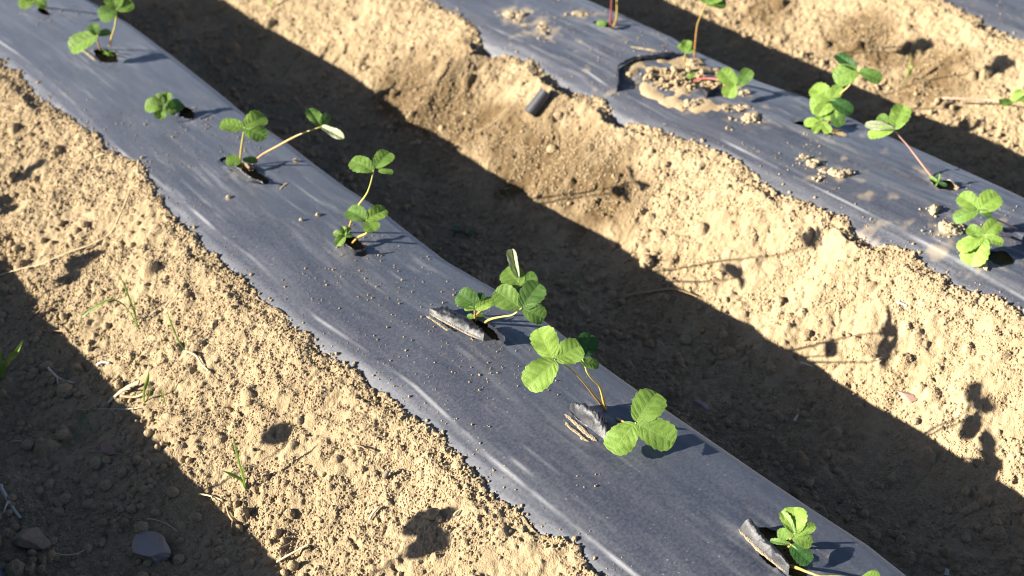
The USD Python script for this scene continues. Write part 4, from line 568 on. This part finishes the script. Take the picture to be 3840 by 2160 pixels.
    obj('bed_soil', (np.stack([XC.ravel(), YC.ravel(), ZC.ravel()], 1), np.vstack([np.stack([a, b_, c], 1), np.stack([a, c, d], 1)])), M_CLOD, smooth=True, kind='structure')
def resample(p, n):
    p = np.asarray(p, float); d = np.concatenate([[0], np.cumsum(np.linalg.norm(np.diff(p, axis=0), axis=1))]); t = np.linspace(0, d[-1], n)
    if len(p) > 2:
        from scipy.interpolate import PchipInterpolator
        return PchipInterpolator(d + np.arange(len(d)) * 1e-9, p)(t)
    return np.stack([np.interp(t, d, p[:, k]) for k in range(3)], 1)
def tube(p, radii, sides=8, flat=1.0, caps=True):
    p = np.asarray(p, float); n = len(p); radii = np.broadcast_to(radii, (n,))
    t = np.gradient(p, axis=0); t /= np.linalg.norm(t, axis=1, keepdims=True) + 1e-12
    a = np.cross(t, [0, 0, 1.]); bad = np.linalg.norm(a, axis=1) < .05
    a[bad] = np.cross(t[bad], [1., 0, 0]); a /= np.linalg.norm(a, axis=1, keepdims=True); b = np.cross(a, t)
    ang = np.arange(sides) * 2 * np.pi / sides
    v = p[:, None] + radii[:, None, None] * (np.cos(ang)[None, :, None] * a[:, None] + flat * np.sin(ang)[None, :, None] * b[:, None])
    i, j = np.meshgrid(np.arange(n - 1), np.arange(sides), indexing='ij')
    q = np.stack([i * sides + j, i * sides + (j + 1) % sides, (i + 1) * sides + (j + 1) % sides, (i + 1) * sides + j], -1).reshape(-1, 4)
    f = np.vstack([q[:, [0, 2, 1]], q[:, [0, 3, 2]]]); v = v.reshape(-1, 3)
    uv = np.stack([np.tile(np.arange(sides) / sides, n), np.repeat(np.linspace(0, 1, n), sides)], 1)
    if caps:
        v = np.vstack([v, p[0], p[-1]]); uv = np.vstack([uv, [.5, 0], [.5, 1]]); k = np.arange(sides); A = n * sides
        f = np.vstack([f, np.stack([np.full(sides, A), k, (k + 1) % sides], 1), np.stack([np.full(sides, A + 1), (n - 1) * sides + (k + 1) % sides, (n - 1) * sides + k], 1)])
    return (v, f), uv

# ------------------------------------------------------------------ strawberry plants
def leaflet(base, tip, nrm, wr, fold, curl, teeth, rg):
    base, tip = np.array(base), np.array(tip)
    ax = tip - base; L = np.linalg.norm(ax); ax /= L
    sd = np.cross(nrm, ax); sd /= np.linalg.norm(sd); nn = np.cross(ax, sd)
    per, M = 6, 7; N = teeth * per + 3
    s = np.linspace(0, 1, N + 1)
    def outline(s):                                                   # right half, from the base round to the tip
        th = np.pi * (1 - s)
        u = .5 + .5 * np.cos(th)
        u = u ** .88
        v = .5 * np.sin(th) ** .70 * (.84 + .34 * u)
        return u, v
    u0, v0 = outline(s)
    ph = s * teeth
    fr = ph - np.floor(ph)
    tooth = np.where(fr < .70, fr / .70, (1 - fr) / .30) ** .7
    amp = .115 * np.clip((s - .14) / .15, 0, 1)
    k = 1 - amp * (1 - tooth) * rg.uniform(.8, 1.2, N + 1)
    um = np.clip(u0 * .96 - .20 * np.sin(np.pi * np.clip(u0, 0, 1)), 0, 1)   # where the side vein leaves the midrib
    W = L * wr; rows = []; asym = rg.uniform(-.06, .06)
    uvs = []
    tw, cup, wav, ph0 = rg.normal(0, .10), rg.uniform(-.10, .12), rg.uniform(.02, .05), rg.uniform(0, 6.28)
    V, UV, Fc = [], [], []
    for side in (1, -1):
        r = np.linspace(0, 1, M + 1)
        uu = um[:, None] + (u0 * k + (1 - k) * um - um)[:, None] * r[None, :]
        vv = (v0 * k * (1 + side * asym))[:, None] * r[None, :]
        q = np.abs(np.sin(np.pi * (ph[:, None] + 0 * r)))
        z = fold * .55 * vv * (1 - .30 * vv / .5) + .009 * (q - .5) * np.sin(np.pi * np.clip(r, 0, 1) ** .8)[None, :] * np.clip(s * 5, 0, 1)[:, None]
        z += -curl * (uu - .25) ** 2 * 1.1 + cup * vv ** 2 + wav * np.sin(7 * uu + ph0 + side) * (vv / .5) ** 2 + side * tw * vv * uu
        P = base + ax * (uu * L)[..., None] + sd * (side * vv * W)[..., None] + nn * (z * L)[..., None]
        o = len(V) * (N + 1) * (M + 1)
        ij = np.arange((N + 1) * (M + 1)).reshape(N + 1, M + 1) + o
        a, b, c, d = ij[:-1, :-1].ravel(), ij[:-1, 1:].ravel(), ij[1:, 1:].ravel(), ij[1:, :-1].ravel()
        f = np.vstack([np.stack([a, c, b], 1), np.stack([a, d, c], 1)])
        Fc.append(f if side == 1 else f[:, ::-1])
        V.append(P.reshape(-1, 3)); UV.append(np.stack([np.broadcast_to(side * r[None, :], uu.shape).ravel() + 0, np.broadcast_to(ph[:, None], uu.shape).ravel()], 1))
    V, UV, Fc = np.vstack(V), np.vstack(UV), np.vstack(Fc)
    half = (N + 1) * (M + 1)                                         # weld the two halves along the midrib
    ids = np.arange(len(V)); mids = np.arange(N + 1) * (M + 1); ids[half + mids] = mids
    Fc = ids[Fc]
    area = np.linalg.norm(np.cross(V[Fc[:, 1]] - V[Fc[:, 0]], V[Fc[:, 2]] - V[Fc[:, 0]]), axis=1)
    Fc = Fc[area > 1e-12]
    g = np.cross(V[Fc[:, 1]] - V[Fc[:, 0]], V[Fc[:, 2]] - V[Fc[:, 0]]).sum(0)
    if g @ nn < 0: Fc = Fc[:, ::-1]
    keep = np.unique(Fc); re = np.zeros(len(V), int); re[keep] = np.arange(len(keep))
    return (V[keep], re[Fc]), UV[keep]
def strawberry(label, base, leaves, group, seed, name='strawberry_plant', cat='strawberry plant', stalks=None):
    rg = np.random.default_rng(seed)
    root = thing(name, label=label, category=cat, group=group)
    crown = trimesh.creation.icosphere(2, .006); crown.vertices *= [1, 1, 1.1]; crown.vertices += np.array(base) + [0, 0, -.022]
    if name == 'strawberry_plant': obj('crown', crown, M_STALK[1], root, smooth=True)
    for li, lf in enumerate(leaves):
        par = root
        if lf['stalk']:
            p = resample(lf['stalk'], 22); r = lf.get('r', .0014) * np.linspace(1.45, .85, 22) * (1 + .12 * np.sin(np.linspace(0, 9, 22) + seed))
            me, uv = tube(p, r, 7)
            k = stalks[li] if stalks and li < len(stalks) else int(rg.integers(0, 2))
            st = obj('leaf_stalk', me, M_STALK[k], root, smooth=True, uv=uv); par = str(st.GetPath())
        for (b, t, n, w, fo, cu, tint, teeth) in lf['leaflets']:
            if tint <= 1: tint = float(np.clip(tint + rg.normal(0, .12), 0, 1)); cu *= rg.uniform(.3, 2.2); fo *= rg.uniform(.6, 1.5)
            me, uv = leaflet(b, t, np.array(n) / np.linalg.norm(n), w, fo, cu, teeth, rg)
            obj('leaflet', me, leaf_mat(tint), par, smooth=True, uv=uv)
STALKS = {4: [0, 0], 6: [1, 0, 1], 7: [1, 1, 0], 8: [2, 0], 9: [1, 0, 2], 11: [3], 12: [3, 3], 13: [2], 3: [0, 1]}
for i, p in enumerate(PLANTS):
    if p.get('kind') == 'runner': strawberry(p['label'], p['base'], p['leaves'], None, 100 + i, 'strawberry_leaf', 'leaf', [3])
    else: strawberry(p['label'], p['base'], p['leaves'], p['group'], 100 + i, stalks=STALKS.get(i))
for i, (J, tips) in enumerate(CASTERS):
    J = np.array(J); base = [-.86, J[1] - .02, .016]
    n = np.array([-.75, .2, .6])
    lv = [dict(stalk=[base, [(base[0] + J[0]) / 2, (base[1] + J[1]) / 2 - .01, J[2] * .55], list(J)], leaflets=[(list(J), t, list(np.cross(np.cross(np.subtract(t, J), n), np.subtract(t, J))), 1.0, .1, .05, .5, 8) for t in tips if np.linalg.norm(np.subtract(t, J)) > .015])]
    strawberry(f'strawberry plant on the bed beyond the left border, {["second", "third", "fifth", "sixth", "fourth"][i]} from the bottom', base, lv, 'strawberry plants on the left bed, seen by their shadows', 300 + i)

# ------------------------------------------------------------------ torn flaps of film at the slits
def flap_mesh(root, free, seed, M=16, N=70):
    rg = np.random.default_rng(seed)
    A, B = resample(root, N), resample(free, N)
    r = np.linspace(0, 1, M + 1)
    ragged = .92 + .34 * (meshkit.fbm(np.stack([np.linspace(0, 26, N), np.full(N, seed * 3.1), np.zeros(N)], -1), 4) - .5)
    P = A[:, None] + (B - A)[:, None] * (r[None, :, None] * ragged[:, None, None])
    P[..., 2] += .006 * np.sin(np.pi * r)[None, :]
    q = meshkit.fbm(P * [130, 130, 130] + seed, 3) - .5; q2 = meshkit.fbm(P * [60, 60, 60] + seed + 9, 2) - .5
    env = np.clip(r * 2.5, 0, 1)[None, :] * np.clip(np.minimum(np.arange(N), N - 1 - np.arange(N)) / 5, 0, 1)[:, None]
    P[..., 2] += (q * .0035 + np.abs(q2) * .010) * env; P[..., 0] += q2 * .005 * env
    ij = np.arange(N * (M + 1)).reshape(N, M + 1)
    a, b, c, d = ij[:-1, :-1].ravel(), ij[:-1, 1:].ravel(), ij[1:, 1:].ravel(), ij[1:, :-1].ravel()
    return P.reshape(-1, 3), np.vstack([np.stack([a, b, c], 1), np.stack([a, c, d], 1)])
for i, (bed, root, free) in enumerate(FLAPS):
    z = mulch_z(2 + bed, [q[0] for q in root], [q[1] for q in root])
    root = [[q[0], q[1], q[2] + zz + .0005] for q, zz in zip(root, z)]
    z2 = mulch_z(2 + bed, [q[0] for q in free], [q[1] for q in free])
    free = [[q[0], q[1], max(q[2], zz + .003)] for q, zz in zip(free, z2)]
    obj('torn_flap', flap_mesh(root, free, i + 1), M_FLAP, mulch_paths[2 + bed], smooth=35)
for i, (label, pts, w) in enumerate(MUD):
    bed = 4 if 'far bed' in label else 3
    p = resample(pts, 40); p[:, 2] = mulch_z(bed, p[:, 0], p[:, 1]) + .0008
    if 'flap' in label: p[:, 2] += .0035
    rw = w * .42 * (.45 + 1.1 * meshkit.fbm(np.stack([np.linspace(0, 14, 40), np.full(40, i * 7.7), np.zeros(40)], -1), 3)) * np.clip(np.minimum(np.arange(40), 39 - np.arange(40)) / 4, .15, 1)
    me, _ = tube(p, rw, 8, flat=.14)
    me = (me[0] + (meshkit.fbm(me[0] * 300, 2)[:, None] - .5) * [.002, .002, .0008], me[1])
    obj('mud_streak', me, M_PALE, smooth=True, label=label, category='mud streak')

# ------------------------------------------------------------------ lumps, stones, pipe, straw, grass
def rock(size, seed, sub=3, rough=.16, angular=False):
    mth = trimesh.creation.icosphere(sub, 1.0); v = np.array(mth.vertices); rg = np.random.default_rng(seed)
    if angular:
        for _ in range(9):
            n = rg.normal(size=3); n /= np.linalg.norm(n); d = rg.uniform(.45, .85)
            over = np.maximum(v @ n - d, 0); v -= over[:, None] * n
    v *= 1 + ((meshkit.fbm(v * 1.7 + seed * 5.3, 4) - .5) * rough * 3)[:, None]
    if not angular: v *= 1 + ((meshkit.fbm(v * 5.5 + seed * 2.1, 3) - .5) * rough * 1.5)[:, None]
    return v * np.array(size) / 2, np.array(mth.faces)
def cluster(size, seed):
    """a crumbling lump: a few flattened chunks run together, with loose crumbs about it"""
    rg = np.random.default_rng(seed); a, b, h = np.array(size) / 2; vs, fs, o = [], [], 0
    n = int(np.clip(a * b / 4e-5, 2, 9))
    def put(c, s, sd, sub, rough):
        nonlocal o
        v, f = rock(s, sd, sub, rough); an = rg.uniform(0, 6.28); c_, s_ = math.cos(an), math.sin(an)
        v = np.stack([v[:, 0] * c_ - v[:, 1] * s_, v[:, 0] * s_ + v[:, 1] * c_, v[:, 2]], 1) + c
        vs.append(v); fs.append(f + o); o += len(v)
    for k in range(n):
        an, rr = rg.uniform(0, 6.28), rg.random() ** .7 * .62
        w = min(min(a, b) * rg.uniform(.9, 1.6), .022) * (1.15 - .5 * rr)
        put([a * rr * math.cos(an), b * rr * math.sin(an), -h * .55 + rg.uniform(-.2, .2) * h], (w, w * rg.uniform(.6, .95), h * rg.uniform(.9, 1.9)), seed * 31 + k, 3, .34)
    for k in range(int(np.clip(a * b / 7e-6, 6, 60))):
        an, rr = rg.uniform(0, 6.28), .3 + rg.random() * 1.1
        r = .0006 + .0026 * rg.random() ** 3
        put([a * rr * math.cos(an), b * rr * math.sin(an), -h + r * .6 if rr > .85 else -h * .2], (2 * r, 1.7 * r, 1.5 * r), seed * 97 + k, 1, .2)
    return np.vstack(vs), np.vstack(fs)
for i, (name, label, cat, x, y, bed, size, tone, rot, sink) in enumerate(LUMPS):
    v, f = cluster(size, 40 + i) if name == 'soil_lump' and size[0] > .012 else rock(size, 40 + i, 4 if max(size) > .03 else 3, .22 if name == 'soil_lump' else .13, name == 'stone')
    c, s = math.cos(rot - .67), math.sin(rot - .67)
    v = np.stack([v[:, 0] * c - v[:, 1] * s, v[:, 0] * s + v[:, 1] * c, v[:, 2]], 1)
    z = float(mulch_z(2 + bed, x, y)[0]) if bed else float(soil_at(x, y)[0])
    if 'heap at the foot' in label or 'inside the edge' in label: z -= .012
    v += [x, y, z + size[2] * (.5 - sink)]
    obj(name, (v, f), M_PALE if name == 'soil_lump' else M_STONE[tone], smooth=True if name == 'soil_lump' else 28, label=label, category=cat)
# pipe: a cut piece of black hose
pa, pb = np.array(PIPE[0]), np.array(PIPE[1]); pa[2] = float(soil_at(pa[0], pa[1])[0]) + .010; pb[2] = float(soil_at(pb[0], pb[1])[0]) + .014
ax = pb - pa; Lp = np.linalg.norm(ax); ann = trimesh.creation.annulus(r_min=.0098, r_max=.0122, height=Lp, sections=40)
ann = trimesh.Trimesh(*trimesh.remesh.subdivide(ann.vertices, ann.faces)); ann.apply_transform(trimesh.geometry.align_vectors([0, 0, 1], ax / Lp)); ann.apply_translation((pa + pb) / 2)
obj('hose_piece', ann, M_PIPE, smooth=30, label='short cut piece of black plastic hose lying at the foot of the far bank', category='hose')
for i, (name, label, cat, pts, w, tone) in enumerate(STRAWS):
    q = np.array(pts, float); q[:, 2] += [float(soil_at(a, b)[0]) + .0005 for a, b, _ in pts]
    if 'leaning on the plastic' in label: q[0, 2] = -.012; q[1, 2] = -.038
    n = 24; p = resample(q, n)
    gz = soil_at(p[:, 0], p[:, 1]); e = e_at(p[:, 0], p[:, 1])[1]
    p[:, 2] = np.where(e < 0, np.maximum(p[:, 2], gz + w * .25), p[:, 2])
    rr = w * .62 * (.8 + .5 * meshkit.fbm(np.stack([np.linspace(0, 6, n), np.full(n, i * 3.3), np.zeros(n)], -1), 2)) * np.linspace(1.1, .8, n)
    if 'split' in label or 'frayed' in label: rr *= np.linspace(.5, 1.2, n)
    flat = .35 if w > .004 and tone != 'stub' else .8
    me, _ = tube(p, rr, 7, flat)
    main = [me]
    if 'forked' in label or 'branch' in label or 'split' in label or 'frayed' in label:
        k = n // 2; dirv = p[min(k + 5, n - 1)] - p[k]; side = np.cross(dirv, [0, 0, 1.]); end = p[k] + dirv * 1.1 + side * .9 + [0, 0, .002]
        me2, _ = tube(resample([p[k], (p[k] + end) / 2 + [0, 0, .001], end], 8), np.linspace(rr[k] * .8, rr[k] * .3, 8), 6, flat); main.append(me2)
    v = np.vstack([a for a, _ in main]); o = np.cumsum([0] + [len(a) for a, _ in main]); f = np.vstack([b + oo for (_, b), oo in zip(main, o)])
    obj('stick' if tone == 'stub' or 'stick' in label else ('twig' if 'twig' in label or 'stem' in label else 'root' if 'root' in label else name), (v, f), M_STRAW[tone], smooth=True, label=label, category='stick' if 'stick' in label else 'twig' if 'twig' in label or 'stem' in label else 'root' if 'root' in label else 'chip' if 'chip' in label or 'husk' in label else cat)
def blade(pts, w, seed):
    n = 18; p = resample(pts, n); t = np.gradient(p, axis=0); t /= np.linalg.norm(t, axis=1, keepdims=True)
    view = EYE - p; sd = np.cross(t, [.3, -.5, .8]); sd /= np.linalg.norm(sd, axis=1, keepdims=True); up = np.cross(sd, t)
    wid = w / 2 * np.minimum(1, np.linspace(.55, 1.3, n)) * np.clip((1 - np.linspace(0, 1, n)) * 3.2, .04, 1)
    rows = [p + sd * (k * wid)[:, None] + up * (abs(k) * wid * .45)[:, None] for k in (-1, -.5, 0, .5, 1)]
    v = np.stack(rows, 1).reshape(-1, 3); ij = np.arange(n * 5).reshape(n, 5)
    a, b, c, d = ij[:-1, :-1].ravel(), ij[:-1, 1:].ravel(), ij[1:, 1:].ravel(), ij[1:, :-1].ravel()
    return v, np.vstack([np.stack([a, b, c], 1), np.stack([a, c, d], 1)])
for i, (label, blades) in enumerate(GRASS):
    weed = 'weed' in label
    root = thing('weed_seedling' if weed else 'grass_seedling', label=label, category='weed' if weed else 'grass')
    for k, (pts, w) in enumerate(blades): obj('blade', blade(pts, w * .9, k), M_GRASS2 if 'bluish' in label else M_GRASS, root, smooth=True)

# ------------------------------------------------------------------ loose clods and crumbs
def where_soil(n, seed, test):
    r_ = np.random.default_rng(seed); s, t = r_.uniform(S0, S1, n), r_.uniform(T0, 1.80, n)
    x, y = s * AX[0] + t * AY[0], s * AX[1] + t * AY[1]
    z, e, u = soil_base(x, y); k = test(x, y, e, u)
    return x[k], y[k], e[k], u[k]
# (zone, label, count, size range)
ZONES = [('round clod of dry soil lying loose in the shaded furrow at the lower left', 'loose clods in the lower left furrow', 150, (.010, .030), lambda x, y, e, u: (e < -.27) & (e > -.5) & (x < -.3) & (y < 1.0)),
         ('sunlit clod of dry soil on the bank left of the near bed', 'loose clods on the near bank', 75, (.009, .019), lambda x, y, e, u: (e > -.30) & (e < -.05) & (x < 0) & (y < 1.6)),
         ('clod of soil in the shaded furrow between the two beds', 'loose clods in the middle furrow', 55, (.009, .020), lambda x, y, e, u: (e < -.28) & (e > -.5) & (x > 0) & (x < .6)),
         ('sunlit clod of dry soil on the bank below the far bed', 'loose clods on the far bank', 70, (.009, .022), lambda x, y, e, u: (e > -.31) & (e < -.04) & (x > 0) & (x < .8))]
ROW = [(1.73, 'the corner seedling'), (1.45, 'the weedy seedling'), (1.13, 'the crouched seedling'), (.87, 'the arching stalk plant'), (.57, 'the tall two tiered plant'), (.26, 'the bushy plant'), (0., 'the largest plant'), (-.32, 'the bottom right plant')]
PLACE = ['in the lower left furrow', 'on the near bank', 'in the middle furrow', 'on the far bank']
for zi, (label, group, count, (lo, hi), test) in enumerate(ZONES):
    x, y, e, u = where_soil(60000, 500 + zi, test); r_ = np.random.default_rng(600 + zi)
    for k in range(count):
        size = lo * (hi / lo) ** (r_.random() ** 2.2)
        s_ = (size - lo) / (hi - lo); lab = f'{"walnut sized" if s_ > .55 else "hazelnut sized" if s_ > .18 else "bean sized"} soil clod {PLACE[zi]}, level with ' + min(ROW, key=lambda r: abs(r[0] - y[k]))[1]
        v, f = rock(np.array([1, r_.uniform(.75, 1), r_.uniform(.6, .85)]) * size, 900 + zi * 200 + k, 3, .17)
        a = r_.uniform(0, 6.28); c, s = math.cos(a), math.sin(a)
        v = np.stack([v[:, 0] * c - v[:, 1] * s, v[:, 0] * s + v[:, 1] * c, v[:, 2]], 1) + [x[k], y[k], float(soil_at(x[k], y[k])[0]) + size * .16]
        obj('soil_clod', (v, f), M_CLOD, smooth=True, label=lab, category='clod', group=lab.replace('soil clod', 'clods'))
def crumbs(name, label, n, lo, hi, power, seed, test, zf, sub=1, lift=.15):
    x, y, e, u = where_soil(n, seed, test); r_ = np.random.default_rng(seed + 1); k = len(x)
    size = (lo ** (1 - power) + r_.random(k) * (hi ** (1 - power) - lo ** (1 - power))) ** (1 / (1 - power))
    z = zf(x, y) + size * lift
    pi = UsdGeom.PointInstancer.Define(stage, numbered('/World', name))
    say(pi.GetPrim(), label=label, category='soil crumbs', kind='stuff')
    for q in range(8):
        v, f = rock((1, .85, .75), 700 + q + seed, sub, .17)
        pm = usdkit.mesh(stage, f'{pi.GetPath()}/crumb_{q:03d}' if q else f'{pi.GetPath()}/crumb', (v, f), M_CLOD, True)
        pi.CreatePrototypesRel().AddTarget(pm.GetPath())
    pi.CreateProtoIndicesAttr(Vt.IntArray.FromNumpy(r_.integers(0, 8, k).astype(np.int32)))
    pi.CreatePositionsAttr(Vt.Vec3fArray.FromNumpy(np.stack([x, y, z], 1).astype(np.float32)))
    pi.CreateScalesAttr(Vt.Vec3fArray.FromNumpy(np.repeat(size[:, None], 3, 1).astype(np.float32)))
    qa = r_.normal(size=(k, 4)); qa /= np.linalg.norm(qa, axis=1, keepdims=True)
    pi.CreateOrientationsAttr(Vt.QuathArray([Gf.Quath(float(a), float(b), float(c), float(d)) for a, b, c, d in qa]))
    print(name, k)
crumbs('soil_crumbs', 'fine crumbs of dry soil covering furrows and banks', 430000, .0018, .0056, 3.0, 11, lambda x, y, e, u: (e < -.004) & (e > -.53) & (fbm(x, y, 40, 2, 14) + fbm(x, y, 9, 2, 13) > -.16), lambda x, y: soil_at(x, y), 1, .05)
crumbs('furrow_crumbs', 'rounded soil crumbs lying in the shaded furrows', 26000, .004, .017, 2.5, 17, lambda x, y, e, u: (e < -.22) & (e > -.53) & (fbm(x, y, 12, 2, 15) > -.12), lambda x, y: soil_at(x, y), 2, .2)
def on_film(x, y):
    b = np.where(x < .45, 3, np.where(x < 1.3, 4, 5)); z = np.zeros_like(x)
    for k in (3, 4, 5):
        if (b == k).any(): z[b == k] = mulch_z(k, x[b == k], y[b == k])
    return z
crumbs('edge_crumbs', 'small crumbs of soil along the edges of the plastic', 90000, .0020, .0075, 2.6, 23, lambda x, y, e, u: (e < .016 * np.random.default_rng(8).random(len(e)) ** 3) & (e > -.025) & (u < -.1), lambda x, y: np.maximum(soil_at(x, y), on_film(x, y)), 2, .25)
crumbs('film_crumbs', 'specks of soil sprinkled on the plastic', 16000, .0012, .0038, 2.8, 37, lambda x, y, e, u: (e > .012) & (u < .075) & (u > -.2) & (fbm(x, y, 6, 2, 12) + .75 * np.exp(-e / .02) > .05) & (np.minimum(slit_sdf(3, x, y), slit_sdf(4, x, y)) > .003), on_film, 1, .3)
crumbs('tear_crumbs', 'crumbly soil filling the wide tear in the far bed', 2500000 // 25, .004, .014, 2.2, 51, lambda x, y, e, u: (slit_sdf(4, x, y) < .004) & (np.hypot(x - .79, y - .66) < .14), lambda x, y: on_film(x, y) - .0005 + fbm(x, y, 40, 2, 5) * .012, 2, .3)
